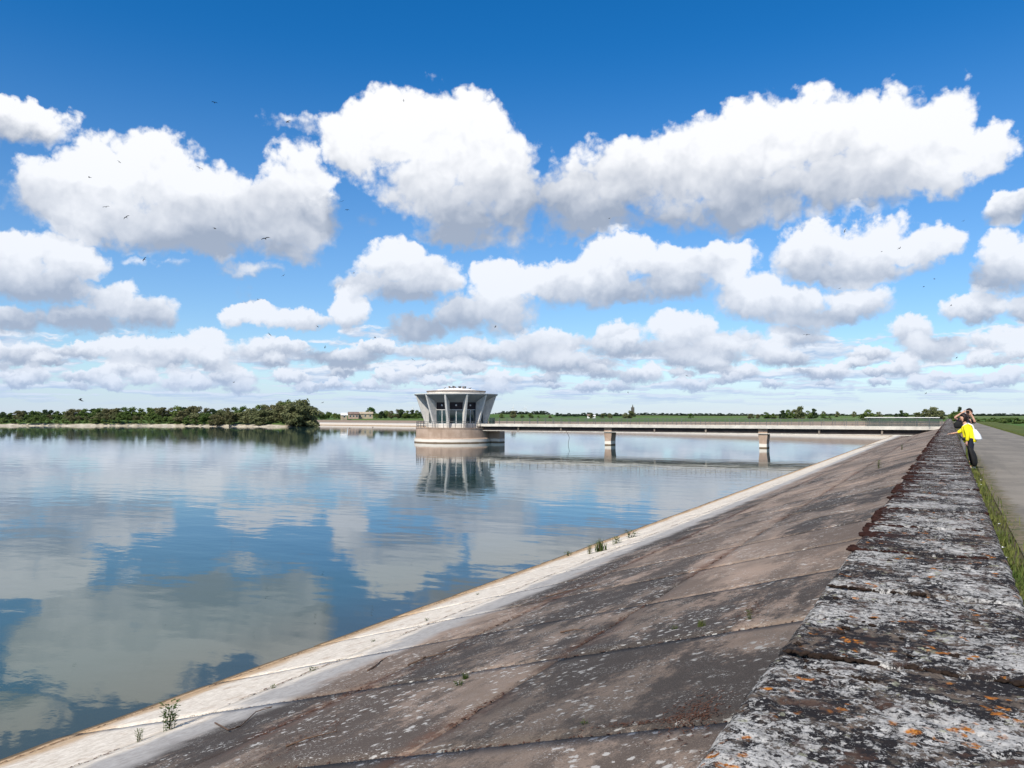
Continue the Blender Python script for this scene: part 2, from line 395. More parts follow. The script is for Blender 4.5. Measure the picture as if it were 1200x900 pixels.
def m_path():
    p = pos()
    c = mixc(noi(p, 0.5, 5, 0.6).ss(0.3, 0.7), (0.165, 0.150, 0.128), (0.235, 0.212, 0.180))
    c = mixc(noi(p, 40.0, 3, 0.7).ss(0.5, 0.75) * 0.5, c, (0.30, 0.275, 0.235))
    st = noi(vm('MULTIPLY', p, (1.5, 0.08, 1.0)), 1.0, 4, 0.6)
    c = mixc(st.ss(0.5, 0.65) * 0.45, c, (0.14, 0.13, 0.112))
    x, y, z = sep(p)
    pat = noi(vm('MULTIPLY', p, (1.0, 0.3, 1.0)), 0.45, 3, 0.5).ss(0.56, 0.58)
    c = mixc(pat * 0.35, c, (0.12, 0.112, 0.10))
    crk = vor(vm('ADD', p, vscale(noi(p, 2.0, 3, color=True), 0.5)), 0.55, 0, feature='DISTANCE_TO_EDGE').ss(0.004, 0.012, 1.0, 0.0)
    c = mixc(crk * 0.25, c, (0.05, 0.047, 0.042))
    e = (x + (noi(p, 2.5, 5, 0.7) - 0.5) * 0.7).ss(0.82, 1.05, 1.0, 0.0) * y.ss(195, 203, 1.0, 0.0)
    c = mixc(e * 0.9, c, mixc(noi(p, 9.0, 4, 0.6).ss(0.4, 0.6), (0.17, 0.135, 0.092), (0.075, 0.082, 0.035)))
    return {'color': c, 'bump': (noi(p, 120.0, 3, 0.7), 0.5, 0.006)}
M_PATH = mat('worn asphalt', m_path, 0.95, 0.2)

def m_turf():
    p = pos()
    c = mixc(noi(p, 1.6, 6, 0.65).ss(0.3, 0.7), (0.055, 0.085, 0.022), (0.125, 0.145, 0.042))
    c = mixc(noi(p, 0.35, 4, 0.6).ss(0.52, 0.7) * 0.55, c, (0.20, 0.17, 0.075))
    c = mixc(noi(p, 30.0, 4, 0.7).ss(0.45, 0.8) * 0.6, c, (0.03, 0.045, 0.014))
    px, py, pz = sep(p)
    c = mixc(px.ss(0.85, 1.2, 1.0, 0.0) * py.ss(205, 200) * 0.85, c, mixc(noi(p, 3.0, 4, 0.6).ss(0.4, 0.6), (0.14, 0.115, 0.085), (0.085, 0.085, 0.04)))
    return {'color': c, 'bump': (noi(p, 25.0, 5, 0.7), 1.0, 0.05)}
M_TURF = mat('mown turf', m_turf, 0.95, 0.1)

def m_land():
    p = pos(); x, y, z = sep(p)
    fld = vor(vm('ADD', vm('MULTIPLY', p, (1, 0.8, 0)), vscale(noi(p, 0.004, 2, color=True), 60.0)), 0.0042, 0, out='Color', rand=0.9, dim='2D')
    f1, f2, f3 = sep(fld)
    c = mixc(f1, (0.060, 0.110, 0.030), (0.125, 0.190, 0.055))
    c = mixc(f2.ss(0.66, 0.70) * 0.6, c, (0.20, 0.19, 0.085))
    c = mixc(f3.ss(0.7, 0.75) * 0.7, c, (0.075, 0.15, 0.03))
    c = mixc(noi(p, 0.25, 5, 0.65).ss(0.35, 0.75) * 0.5, c, (0.05, 0.075, 0.022))
    wob = z + (noi(p, 0.12, 4, 0.6) - 0.5) * 1.0
    inl = (x * -1.0).ss(40, 80)
    c = mixc(wob.ss(1.0, 0.75) * inl, c, mixc(noi(p, 0.4, 4, 0.6).ss(0.35, 0.65), (0.32, 0.28, 0.21), (0.55, 0.50, 0.41)))
    return {'color': c}
M_LAND = mat('fields', m_land, 0.95, 0.1)

def m_drum():
    p = pos(); x, y, z = sep(p)
    n = noi(p, 0.7, 5, 0.6); v = noi(vm('MULTIPLY', p, (1, 1, 0.12)), 1.6, 5, 0.6)
    c = mixc(n.ss(0.3, 0.7), (0.35, 0.255, 0.19), (0.46, 0.35, 0.275))
    c = mixc(v.ss(0.5, 0.68) * 0.4, c, (0.24, 0.175, 0.135))
    c = mixc((z + (n - 0.5) * 0.25).ss(0.72, 0.60), c, (0.72, 0.67, 0.59))
    c = mixc((z + (n - 0.5) * 0.12).ss(0.22, 0.13), c, (0.17, 0.12, 0.075))
    return {'color': c, 'bump': (noi(p, 14, 4, 0.6), 0.4, 0.02)}
M_DRUM = mat('tan concrete with bleached waterline', m_drum, 0.9, 0.2)
M_CONC = plain('pale painted concrete', (0.60, 0.58, 0.54), 0.16, 1.2, 0.85, bump=0.01, world=True)
def m_fin():
    p = pos(); v = noi(vm('MULTIPLY', p, (1, 1, 0.10)), 3.0, 5, 0.65)
    c = mixc(noi(p, 1.5, 5, 0.6).ss(0.3, 0.7), (0.56, 0.55, 0.52), (0.70, 0.685, 0.65))
    c = mixc(v.ss(0.52, 0.68) * 0.5, c, (0.34, 0.325, 0.30))
    return {'color': c}
M_FIN = mat('streaked white concrete', m_fin, 0.85, 0.2)
M_SOFF = plain('grey soffit panel', (0.28, 0.30, 0.31), 0.10, 0.8, 0.85, world=True)
M_DARK = plain('dark brown panel', (0.028, 0.020, 0.024), 0.2, 2.0, 0.6)
M_GIRD = plain('weathered girder with deck shade', (0.035, 0.028, 0.027), 0.4, 1.4, 0.7, world=True)  # web colour holds the shade of the deck overhang; the cable shares it
M_DECK = plain('bleached deck concrete', (0.56, 0.53, 0.475), 0.18, 0.8, 0.9, world=True)
M_RAIL = plain('galvanised steel', (0.13, 0.135, 0.135), 0.2, 4.0, 0.5, spec=0.5, metallic=0.4)
M_TEAL = plain('dark green mesh steel', (0.030, 0.055, 0.055), 0.3, 4.0, 0.6)
M_GREENBOX = plain('dark green paint', (0.018, 0.050, 0.040), 0.2, 3.0, 0.5)
M_GLASS = mat('reflective window glass', (0.010, 0.030, 0.040), 0.03, 0.8, IOR=1.6)
M_FRAME = plain('white window frame', (0.55, 0.56, 0.56), 0.05, 3.0, 0.5)
M_LAMP = plain('frosted lamp glass', (0.75, 0.74, 0.72), 0.03, 3.0, 0.4)
M_ROOF = plain('pale roof covering', (0.70, 0.69, 0.66), 0.15, 1.2, 0.9, world=True)
M_ROOFEDGE = plain('brown roof kerb', (0.22, 0.17, 0.14), 0.25, 1.0, 0.9, world=True)
M_WALLB = plain('rough wall concrete', (0.22, 0.185, 0.155), 0.3, 2.0, 0.95, bump=0.02, world=True)
M_JOINT = plain('earth in the joints', (0.055, 0.042, 0.030), 0.4, 8.0, 0.98, world=True)
M_BIRD = plain('black brown feathers', (0.022, 0.020, 0.020), 0.3, 20.0, 0.8)
M_WHITE = plain('white enamel', (0.80, 0.80, 0.80), 0.04, 2.0, 0.5)
M_BRICK = plain('pinkish brick', (0.42, 0.30, 0.24), 0.2, 0.9, 0.9)
M_STONE = plain('tan field stone', (0.40, 0.33, 0.24), 0.2, 0.6, 0.95)
M_TILE = plain('brown roof tiles', (0.20, 0.14, 0.115), 0.25, 0.8, 0.9)
M_SPIRE = plain('dark church stone', (0.10, 0.095, 0.085), 0.25, 0.4, 0.95)
M_TWIG = plain('dry twig bark', (0.115, 0.072, 0.048), 0.3, 30.0, 0.95)
M_BARK = plain('grey brown bark', (0.085, 0.068, 0.052), 0.3, 4.0, 0.95)

def leafmat(name, c1, c2, scale=0.9):
    def b():
        p = objp(); r = rand_obj()
        n = noi(p, scale, 3, 0.6)
        c = mixc((n * 0.8 + r * 0.5 - 0.15).ss(0.2, 0.8, kind='LINEAR'), c1, c2)
        return {'color': c}
    m = mat(name, b, 0.75, 0.15)
    nt = m.node_tree; bs = nt.nodes['Principled BSDF']; tr = nt.nodes.new('ShaderNodeBsdfTranslucent'); mx = nt.nodes.new('ShaderNodeMixShader')
    mx.inputs[0].default_value = 0.38; nt.links.new(bs.inputs['Base Color'].links[0].from_socket, tr.inputs[0])
    nt.links.new(bs.outputs[0], mx.inputs[1]); nt.links.new(tr.outputs[0], mx.inputs[2]); nt.links.new(mx.outputs[0], nt.nodes['Material Output'].inputs[0])
    return m
M_LEAF = {
    'oak': leafmat('fresh green leaves', (0.088, 0.145, 0.038), (0.165, 0.215, 0.066)),
    'willow': leafmat('grey olive leaves', (0.140, 0.158, 0.070), (0.230, 0.240, 0.118)),
    'bud': leafmat('brownish budding leaves', (0.130, 0.130, 0.062), (0.200, 0.190, 0.095)),
    'dark': leafmat('dark evergreen needles', (0.034, 0.062, 0.028), (0.065, 0.100, 0.044)),
    'bright': leafmat('bright green leaves', (0.055, 0.120, 0.024), (0.095, 0.185, 0.040)),
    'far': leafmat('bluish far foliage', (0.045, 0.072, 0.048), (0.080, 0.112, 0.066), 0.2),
}
M_WEED = leafmat('weed leaves', (0.050, 0.090, 0.020), (0.140, 0.170, 0.050), 8.0)
def m_verge():
    p = pos(); n = noi(p, 1.4, 4, 0.6)
    c = mixc(n.ss(0.3, 0.7), (0.050, 0.085, 0.018), (0.155, 0.165, 0.045))
    c = mixc(noi(p, 5.0, 3, 0.6).ss(0.55, 0.7) * 0.6, c, (0.22, 0.17, 0.075))
    return {'color': c}
M_VERGE = mat('verge grass', m_verge, 0.85, 0.15)
M_MOSS = plain('dark red moss', (0.034, 0.016, 0.013), 0.5, 14.0, 1.0, spec=0.05, bump=0.01, world=True)
M_MOSSB = plain('blackish moss', (0.026, 0.018, 0.014), 0.5, 14.0, 1.0, spec=0.05, bump=0.01, world=True)
M_LITTER = plain('dead red brown litter', (0.085, 0.043, 0.030), 0.5, 22.0, 1.0, spec=0.05, world=True)

# ------------------------------------------------------------------ mesh helpers
class MB:
    def __init__(s): s.v = []; s.f = []
    def add(s, vs, fs):
        o = len(s.v); s.v += [tuple(q) for q in vs]; s.f += [tuple(i + o for i in f) for f in fs]; return s
    def box(s, x0, x1, y0, y1, z0, z1):
        return s.add([(x0, y0, z0), (x1, y0, z0), (x1, y1, z0), (x0, y1, z0), (x0, y0, z1), (x1, y0, z1), (x1, y1, z1), (x0, y1, z1)],
                     [(0, 3, 2, 1), (4, 5, 6, 7), (0, 1, 5, 4), (1, 2, 6, 5), (2, 3, 7, 6), (3, 0, 4, 7)])
    def tube(s, pts, rad, n=6, cap=True):
        pts = [Vector(q) for q in pts]
        if isinstance(rad, (int, float)): rad = [rad] * len(pts)
        rings = []
        for i, q in enumerate(pts):
            t = (pts[min(i + 1, len(pts) - 1)] - pts[max(i - 1, 0)]).normalized()
            a = t.cross(Vector((0, 0, 1)) if abs(t.z) < 0.95 else Vector((1, 0, 0))).normalized(); b = t.cross(a)
            rings.append([q + (a * math.cos(2 * math.pi * k / n) + b * math.sin(2 * math.pi * k / n)) * rad[i] for k in range(n)])
        vs = [v for r in rings for v in r]; fs = []
        for i in range(len(pts) - 1):
            for k in range(n):
                a0 = i * n + k; a1 = i * n + (k + 1) % n
                fs.append((a0, a0 + n, a1 + n, a1))
        if cap: fs += [tuple(range(n)), tuple(reversed(range(len(vs) - n, len(vs))))]
        return s.add(vs, fs)
    def lathe(s, prof, n=48, a0=0.0, a1=2 * math.pi, c=(0, 0)):
        full = abs(a1 - a0 - 2 * math.pi) < 1e-6; m = n if full else n + 1
        vs = []
        for (r, z) in prof:
            for k in range(m):
                a = a0 + (a1 - a0) * k / n
                vs.append((c[0] + r * math.cos(a), c[1] + r * math.sin(a), z))
        fs = []
        for i in range(len(prof) - 1):
            for k in range(n):
                k2 = (k + 1) % m
                fs.append((i * m + k, i * m + k2, (i + 1) * m + k2, (i + 1) * m + k))
        return s.add(vs, fs)
    def mesh(s, name, m, smooth=False, bevel=0.0):
        me = bpy.data.meshes.new(name); me.from_pydata(s.v, [], s.f); me.materials.append(m); me.validate()
        if bevel:
            bm = bmesh.new(); bm.from_mesh(me)
            bmesh.ops.bevel(bm, geom=[e for e in bm.edges], offset=bevel, segments=1, affect='EDGES', profile=0.5)
            bm.to_mesh(me); bm.free()
        if smooth:
            for q in me.polygons: q.use_smooth = True
        return me
    def build(s, name, m, parent=None, smooth=False, bevel=0.0, loc=None):
        return link(name, s.mesh(name, m, smooth, bevel), parent, loc)
def link(name, me, parent=None, loc=None):
    o = bpy.data.objects.new(name, me); COL.objects.link(o)
    if parent is not None: o.parent = parent
    if loc is not None: o.location = loc
    return o
def tag(o, label, cat, group=None):
    o['label'] = label; o['category'] = cat
    if group: o['group'] = group
    return o
def thing(name, label, cat, loc=(0, 0, 0), rz=0.0, group=None):
    o = bpy.data.objects.new(name, None); COL.objects.link(o)
    o.location = loc; o.rotation_euler = (0, 0, rz); o.empty_display_size = 0.3
    return tag(o, label, cat, group)
def structure(o): o['kind'] = 'structure'; return o
def stuff(o): o['kind'] = 'stuff'; return o

# ------------------------------------------------------------------ dam line and land
PATH_Z, WALL_Z = 3.25, 4.0
def dam_line():
    d2 = Vector((-0.93, 0.368)).normalized(); d3 = Vector((-0.982, 0.19)).normalized(); cr = Vector((0, 216.5))
    ang = math.acos(d2.y); r = 16.0; tl = r * math.tan(ang / 2)
    pts = [Vector((0, y)) for y in (-90, -40, 0, 20, 40, 60, 80, 100, 120, 140, 160, 180, 195, cr.y - tl)]
    c = Vector((-r, cr.y - tl))
    for k in range(1, 13):
        a = ang * k / 12; pts.append(c + Vector((math.cos(a), math.sin(a))) * r)
    e = pts[-1]
    for s in (20, 50, 90, 120, 145): pts.append(e + d2 * s)
    e = pts[-1] + d3 * 0.0
    for s in (30, 70, 110, 150, 180): pts.append(e + d3 * s)
    return pts
DAM = dam_line()
def sweep(section, i0=0, i1=None):
    pts = DAM[i0:i1]; m = MB(); vs = []
    for i, q in enumerate(pts):
        t = (pts[min(i + 1, len(pts) - 1)] - pts[max(i - 1, 0)]).normalized(); n = Vector((-t.y, t.x))
        k_ = 1 - 0.30 * min(1, max(0, (-q.x - 12) / 90)) if q.y > 200 else 1
        for (o, z) in section: vs.append((q.x + n.x * o, q.y + n.y * o, z * k_ if z > 0 else z))
    k = len(section); fs = []
    for i in range(len(pts) - 1):
        for j in range(k - 1):
            a = i * k + j; fs.append((a, a + k, a + k + 1, a + 1))
    return m.add(vs, fs)
def off(q_i, o):
    q = DAM[q_i]; t = (DAM[min(q_i + 1, len(DAM) - 1)] - DAM[max(q_i - 1, 0)]).normalized()
    return (q.x - t.y * o, q.y + t.x * o)

shore = [(0.5, -90)] + [off(i, -0.5) for i in range(1, len(DAM))]
for (u, v) in ((360, 499.9), (345, 500.3), (300, 500.2), (255, 499.9), (200, 499.4), (100, 499.3), (0, 499.2), (-150, 499.5), (-400, 502), (-900, 518)):
    q = on_z(u, v, 0.0); shore.append((q.x, q.y))
shore += [(-190, -90)]
import numpy as np
SP = np.array(shore)
def shore_dist(P):                       # > 0 on land, < 0 in the lake
    P = np.asarray(P, float); best = np.full(len(P), 1e18); ins = np.zeros(len(P), bool)
    for i in range(len(SP)):
        a, b = SP[i], SP[(i + 1) % len(SP)]; ab = b - a
        t = np.clip(((P - a) @ ab) / (ab @ ab), 0, 1)
        best = np.minimum(best, ((P - a - t[:, None] * ab) ** 2).sum(1))
        cond = (a[1] > P[:, 1]) != (b[1] > P[:, 1])
        with np.errstate(divide='ignore', invalid='ignore'):
            xi = (b[0] - a[0]) * (P[:, 1] - a[1]) / (b[1] - a[1]) + a[0]
        ins ^= cond & (P[:, 0] < xi)
    dd = np.sqrt(best); return np.where(ins, -dd, dd)
def sstep(x, a, b):
    t = np.clip((x - a) / (b - a), 0, 1); return t * t * (3 - 2 * t)
def land_z(P):
    P = np.asarray(P, float); x, y = P[:, 0], P[:, 1]; r = np.hypot(x, y); d = shore_dist(P)
    fld = 2.3 + 0.5 * np.sin(x * 0.011 + 1) * np.cos(y * 0.009) + sstep(r, 900, 4000) * (2.0 * np.sin(x * 0.0011 + 2.0) * np.cos(y * 0.0009) + 1.0)
    fld = fld + 5.0 * np.exp(-((x + 900) / 330) ** 2 - ((y - 1250) / 250) ** 2)
    down = 3.1 - 4.6 * sstep(x, 8.5, 24.0)
    down = down + (fld - 0.6 - down) * sstep(r, 420, 900) * (x > 8)
    side = sstep(x, -2.0, 1.5) * (1 - sstep(y - 0.10 * x, 212, 246))
    z = fld * (1 - side) + down * side
    return np.where(d > 0, np.minimum(z, -0.6 + 0.36 * d), np.maximum(-3.0, -0.6 + 0.4 * d))
def gz(x, y): return float(land_z([(x, y)])[0])

NA, rings = 900, [0.0]
rr = 1.5
while rr < 16000: rings.append(rr); rr *= 1.052 if rr < 700 else 1.09
ang = np.arange(NA) * 2 * math.pi / NA
Pg = np.array([(0.0, 0.0)] + [(r * math.sin(a), r * math.cos(a)) for r in rings[1:] for a in ang])
Zg = land_z(Pg)
mb = MB(); mb.v = [(p[0], p[1], z) for p, z in zip(Pg.tolist(), Zg.tolist())]
mb.f = [(0, 1 + (k + 1) % NA, 1 + k) for k in range(NA)]
for i in range(len(rings) - 2):
    b0 = 1 + i * NA; b1 = b0 + NA
    mb.f += [(b0 + k, b0 + (k + 1) % NA, b1 + (k + 1) % NA, b1 + k) for k in range(NA)]
structure(mb.build('ground', M_LAND, smooth=True))
wb = MB(); wb.add([(-900, -120, 0), (-0.4, -120, 0), (-0.4, 205, 0), (-6, 219, 0), (-6, 460, 0), (-900, 460, 0)], [(0, 1, 2, 3, 4, 5)])
structure(wb.build('water', M_WATER))

# embankment core under the slabs, plain beyond the reach of the single slabs
def fz(x): return PATH_Z - (x - 0.6) * SLOPE
Y_SLAB0, SLAB, NROW = -0.50, 2.65, 58
emb = sweep([(-9.0, 3.20), (-0.2, 3.20), (0.55, 3.13), (15.5, fz(15.5) - 0.13)], 0, 11)
bank = structure(emb.build('embankment', M_JOINT))
Y_END = Y_SLAB0 + SLAB * NROW
xs = [0.55 + 0.5 * k for k in range(31)]
far_bank = sweep([(x, fz(x) - 0.004 * (k % 2)) for k, x in enumerate(xs)], 10, None)
# trim the first section so that it starts where the slabs end
kk = len(xs)
for j in range(kk):
    q = far_bank.v[j]; far_bank.v[j] = (q[0], Y_END + 0.01, q[2])
structure(far_bank.build('embankment', M_SLAB))
structure(sweep([(-9.0, 3.235), (-0.25, 3.235)]).build('grass_verge', M_TURF))
structure(sweep([(-4.8, 3.262), (-0.72, 3.262)]).build('path', M_PATH))

# ------------------------------------------------------------------ concrete slabs of the dam face
rs = random.Random(5)
def slab_mesh(seed, n=12):
    r = random.Random(seed); g = SLAB - 0.012; t = 0.12
    vs = []; fs = []
    for j in range(n + 1):
        for i in range(n + 1):
            a, b = i / n, j / n
            ed = min(a, 1 - a, b, 1 - b)
            x = (a - 0.5) * g; y = (b - 0.5) * g
            z = mnoise.noise(Vector((x * 0.7, y * 0.7, seed * 3.7))) * 0.010 + mnoise.noise(Vector((x * 4, y * 4, seed))) * 0.003
            if ed == 0:
                z -= 0.004 + abs(mnoise.noise(Vector((x * 5, y * 5, seed + 9)))) * 0.012
                k = 1 - abs(mnoise.noise(Vector((x * 6, y * 6, seed + 2)))) * 0.012
                x *= k; y *= k
            vs.append((x, y, z))
    for j in range(n):
        for i in range(n):
            a = j * (n + 1) + i; fs.append((a, a + 1, a + n + 2, a + n + 1))
    rim = [i for i in range(n + 1)] + [j * (n + 1) + n for j in range(1, n + 1)] + [n * (n + 1) + i for i in range(n - 1, -1, -1)] + [j * (n + 1) for j in range(n - 1, 0, -1)]
    o = len(vs)
    for k in rim: vs.append((vs[k][0], vs[k][1], -t))
    for i in range(len(rim)):
        i2 = (i + 1) % len(rim); fs.append((rim[i2], rim[i], o + i, o + i2))
    return MB().add(vs, fs).mesh('slab', M_SLAB, smooth=True)
slabs = [slab_mesh(k) for k in range(5)]
tilt = math.atan(SLOPE)
cosT = math.cos(tilt)
for r in range(NROW):
    for c in range(5):
        xm = 0.9 + (c + 0.5) * SLAB * 1.0
        o = link('slab', slabs[rs.randrange(5)], bank, (-xm, Y_SLAB0 + (r + 0.5) * SLAB, fz(xm) + rs.uniform(-0.003, 0.002)))
        o.rotation_euler = (rs.uniform(-0.002, 0.002), -tilt + rs.uniform(-0.002, 0.002), 0)
        o.scale = (1 / cosT, 1, 1)
# narrow strip between the first slabs and the parapet
st = MB()
for r in range(NROW):
    y0 = Y_SLAB0 + r * SLAB
    st.add([(-0.40, y0 + 0.01, fz(0.4)), (-0.40, y0 + SLAB - 0.01, fz(0.4)), (-0.89, y0 + SLAB - 0.01, fz(0.89)), (-0.89, y0 + 0.01, fz(0.89))], [(0, 1, 2, 3)])
stuff(st.build('slab_edge_strip', M_SLAB, bank))

# ------------------------------------------------------------------ parapet wall with coping stones
X0, X1 = -0.60, 0.30
wall = thing('parapet_wall', 'long low parapet wall with lichen crusted grey coping beside the asphalt path', 'wall', (0, 0, 3.0))
WL = 203.0
MB().box(X0 + 0.04, X1 - 0.05, -4.0, WL, -0.2, 0.88).build('wall_body', M_WALLB, wall)
CL, CJ = 1.31, 3.18
def cope_near(seed, nx=110, ny=150):
    r = random.Random(seed); vs = []; fs = []; L = CL - 0.028; Wd = X1 - X0
    for j in range(ny + 1):
        for i in range(nx + 1):
            a, b = i / nx, j / ny; x = X0 + a * Wd; y = b * L
            ex = min(a, 1 - a) * Wd; ey = min(b, 1 - b) * L
            q = Vector((x, y + seed * 5.3, seed * 1.7))
            z = mnoise.noise(q * 3.0) * 0.008 + mnoise.noise(q * 11.0) * 0.0055 + mnoise.noise(q * 34.0) * 0.0040 + mnoise.noise(q * 80.0) * 0.0022
            pit = max(0.0, mnoise.noise(q * 17.0 + Vector((9, 0, 0))) - 0.25); z -= pit * 0.016
            wear = 0.05 + 0.03 * mnoise.noise(q * 6.0)
            z -= 0.030 * max(0, 1 - ex / max(0.015, wear)) ** 2 + 0.034 * max(0, 1 - ey / 0.04) ** 2 * (1.3 + mnoise.noise(q * 9))
            jx = mnoise.noise(q * 8.0 + Vector((0, 0, 5))) * 0.012 if ex == 0 else 0
            jy = mnoise.noise(q * 10.0 + Vector((0, 7, 5))) * 0.008 if ey == 0 else 0
            vs.append((x + jx, y + jy, z))
    for j in range(ny):
        for i in range(nx):
            a = j * (nx + 1) + i; fs.append((a, a + 1, a + nx + 2, a + nx + 1))
    n1 = nx + 1
    rim = list(range(n1)) + [j * n1 + nx for j in range(1, ny + 1)] + [ny * n1 + i for i in range(nx - 1, -1, -1)] + [j * n1 for j in range(ny - 1, 0, -1)]
    o = len(vs)
    for k in rim: vs.append((vs[k][0], vs[k][1], -0.13))
    for i in range(len(rim)):
        i2 = (i + 1) % len(rim); fs.append((rim[i2], rim[i], o + i, o + i2))
    return MB().add(vs, fs).mesh('coping_stone', M_COPE, smooth=True)
y = CJ - 4 * CL
shared = [cope_near(40 + k, 22, 32) for k in range(4)]
idx = 0
while y < WL - 0.5:
    me = cope_near(idx) if -0.3 < y + CL and y < 8.2 else shared[rs.randrange(4)]
    o = link('coping_stone', me, wall, (0, y + 0.008, 1.0 + rs.uniform(-0.004, 0.005)))
    o.rotation_euler = (rs.uniform(-0.003, 0.003), rs.uniform(-0.003, 0.003), rs.uniform(-0.002, 0.002))
    y += CL; idx += 1

def lump(m, c, rx, ry, rz_, seed, sub=1):
    bm = bmesh.new(); bmesh.ops.create_icosphere(bm, subdivisions=sub, radius=1.0)
    vs = []
    for v in bm.verts:
        k = 1 + 0.35 * mnoise.noise(v.co * 1.9 + Vector((seed, seed * 0.7, 0)))
        vs.append((c[0] + v.co.x * rx * k, c[1] + v.co.y * ry * k, c[2] + v.co.z * rz_ * k))
    fs = [tuple(v.index for v in f.verts) for f in bm.faces]; bm.free(); m.add(vs, fs)
mo = MB(); mb2 = MB()
rm = random.Random(8)
ICO = []
y = CJ - 3 * CL; j = 0
while y < 30:                                             # cushions sitting in the joints
    n = int(190 / (1 + max(0, y - 4) * 0.16)); big = 1.0 if y < 7 else 1.6
    for k in range(n):
        x = X0 + 0.02 + rm.random() * 0.86
        if mnoise.noise(Vector((x * 5.0, y * 3.1, 2.0))) + (0.25 if x < -0.25 else -0.12) < 0.0: continue
        s = rm.uniform(0.004, 0.013) * big
        lump(mb2 if y < 5 else mo, (x, y + rm.gauss(0, 0.009) * big, 1.0 - 0.006 + rm.uniform(0, 0.006)), s * 1.4, s, s * 0.75, rm.random() * 50, 1)
    y += CL; j += 1
for k in range(46):                                      # a few loose cushions near by
    x = X0 + 0.03 + rm.random() ** 1.6 * 0.75; yy = rm.uniform(1.2, 5.5); s = rm.uniform(0.004, 0.010)
    for i_ in range(5): lump(mb2, (x + rm.gauss(0, s), yy + rm.gauss(0, s), 0.998), s * 1.3, s, s * 0.6, k + i_, 1)
for k in range(150): lump(mb2, (X0 + 0.14 + 0.0014 * k + rm.gauss(0, .014), 2.98 + rm.gauss(0, 0.014) - 0.00014 * k, 0.998), rm.uniform(.005, .013), rm.uniform(.004, .010), rm.uniform(.004, .010), k * 3.1, 1)
for k in range(4200):                                    # the thick red band on the water side
    yy = 5.8 + 62 * rm.random() ** 1.7
    w = 0.03 + 0.17 * (0.5 + 0.5 * mnoise.noise(Vector((yy * 0.6, 3.0, 0)))) + 0.05 * mnoise.noise(Vector((yy * 3, 1, 0)))
    x = X0 + rm.random() ** 1.3 * max(0.05, w) * 1.25 - 0.005
    if mnoise.noise(Vector((x * 4.0, yy * 1.9, 7.0))) + 0.4 * mnoise.noise(Vector((x * 9.0, yy * 7.0, 1.0))) < 0.02: continue
    s = rm.uniform(0.010, 0.034)
    lump(mo, (x, yy, 0.993), s, s * 1.1, s * 0.55, rm.random() * 90, 1)
stuff(mo.build('moss', M_MOSS, wall, smooth=True)); stuff(mb2.build('moss', M_MOSSB, wall, smooth=True))

# ------------------------------------------------------------------ intake tower
YB = 120.0                                               # the footbridge runs at this distance along the dam
TX = -0.6505 * YB
TC = (TX, YB)
def tz(v): return CAMZ + (486 - v) / 6.48
tower = thing('intake_tower', 'round concrete intake tower with slanting white fins standing in the lake', 'tower', (TX, YB, 0))
RIGHT = Vector((math.cos(R(33)), math.sin(R(33)), 0))
drum_c = RIGHT * -0.45
ZB = 2.62
dr = MB().lathe([(7.05, -3), (7.05, 0.0), (7.02, 0.70), (6.78, 0.86), (6.72, ZB - 0.16), (6.72, ZB - 0.155), (6.80, ZB - 0.12), (6.80, ZB), (0.1, ZB)], 96, c=(drum_c.x, drum_c.y))
dr.build('base', M_DRUM, tower, smooth=False)
# block under the bridge landing, on the shaded side
MB().box(5.9, 8.45, 1.15, 2.9, -3, 2.05).build('bridge_seat', M_DRUM, tower)
NF, RT, RB, RI = 12, 7.5, 5.43, 5.0
ZF, ZR, ZG, ZS = ZB + 0.02, tz(462.6), tz(472.0), tz(496.2)
a_view = math.atan2(-YB, -TX)                             # direction from the tower to the camera
fin_m = MB()
def prism(m, poly, h0, h1):                               # poly in (r, z); thickness from h0 (bottom) to h1 (top)
    n = len(poly); vs = []
    zs = [p[1] for p in poly]; lo, hi = min(zs), max(zs)
    for sgn in (-1, 1):
        for (r, z) in poly:
            t = (z - lo) / (hi - lo); w = (h0 * (1 - t) + h1 * t) / 2 * sgn
            vs.append((r, w, z))
    fs = [tuple(range(n)), tuple(reversed(range(n, 2 * n)))] + [(i, n + i, n + (i + 1) % n, (i + 1) % n) for i in range(n)]
    m.add(vs, fs)
prism(fin_m, [(RB, ZF), (RT, ZR - 0.02), (RT - 0.5, ZR - 0.02), (RI + 0.02, ZG + 0.06), (RI + 0.02, ZF)], 0.46, 0.30)
fin_me = fin_m.mesh('fin', M_FIN, bevel=0.02)
bays = []
for k in range(NF):
    a = a_view + R(15) + k * 2 * math.pi / NF
    o = link('fin', fin_me, tower); o.rotation_euler = (0, 0, a)
so = MB()
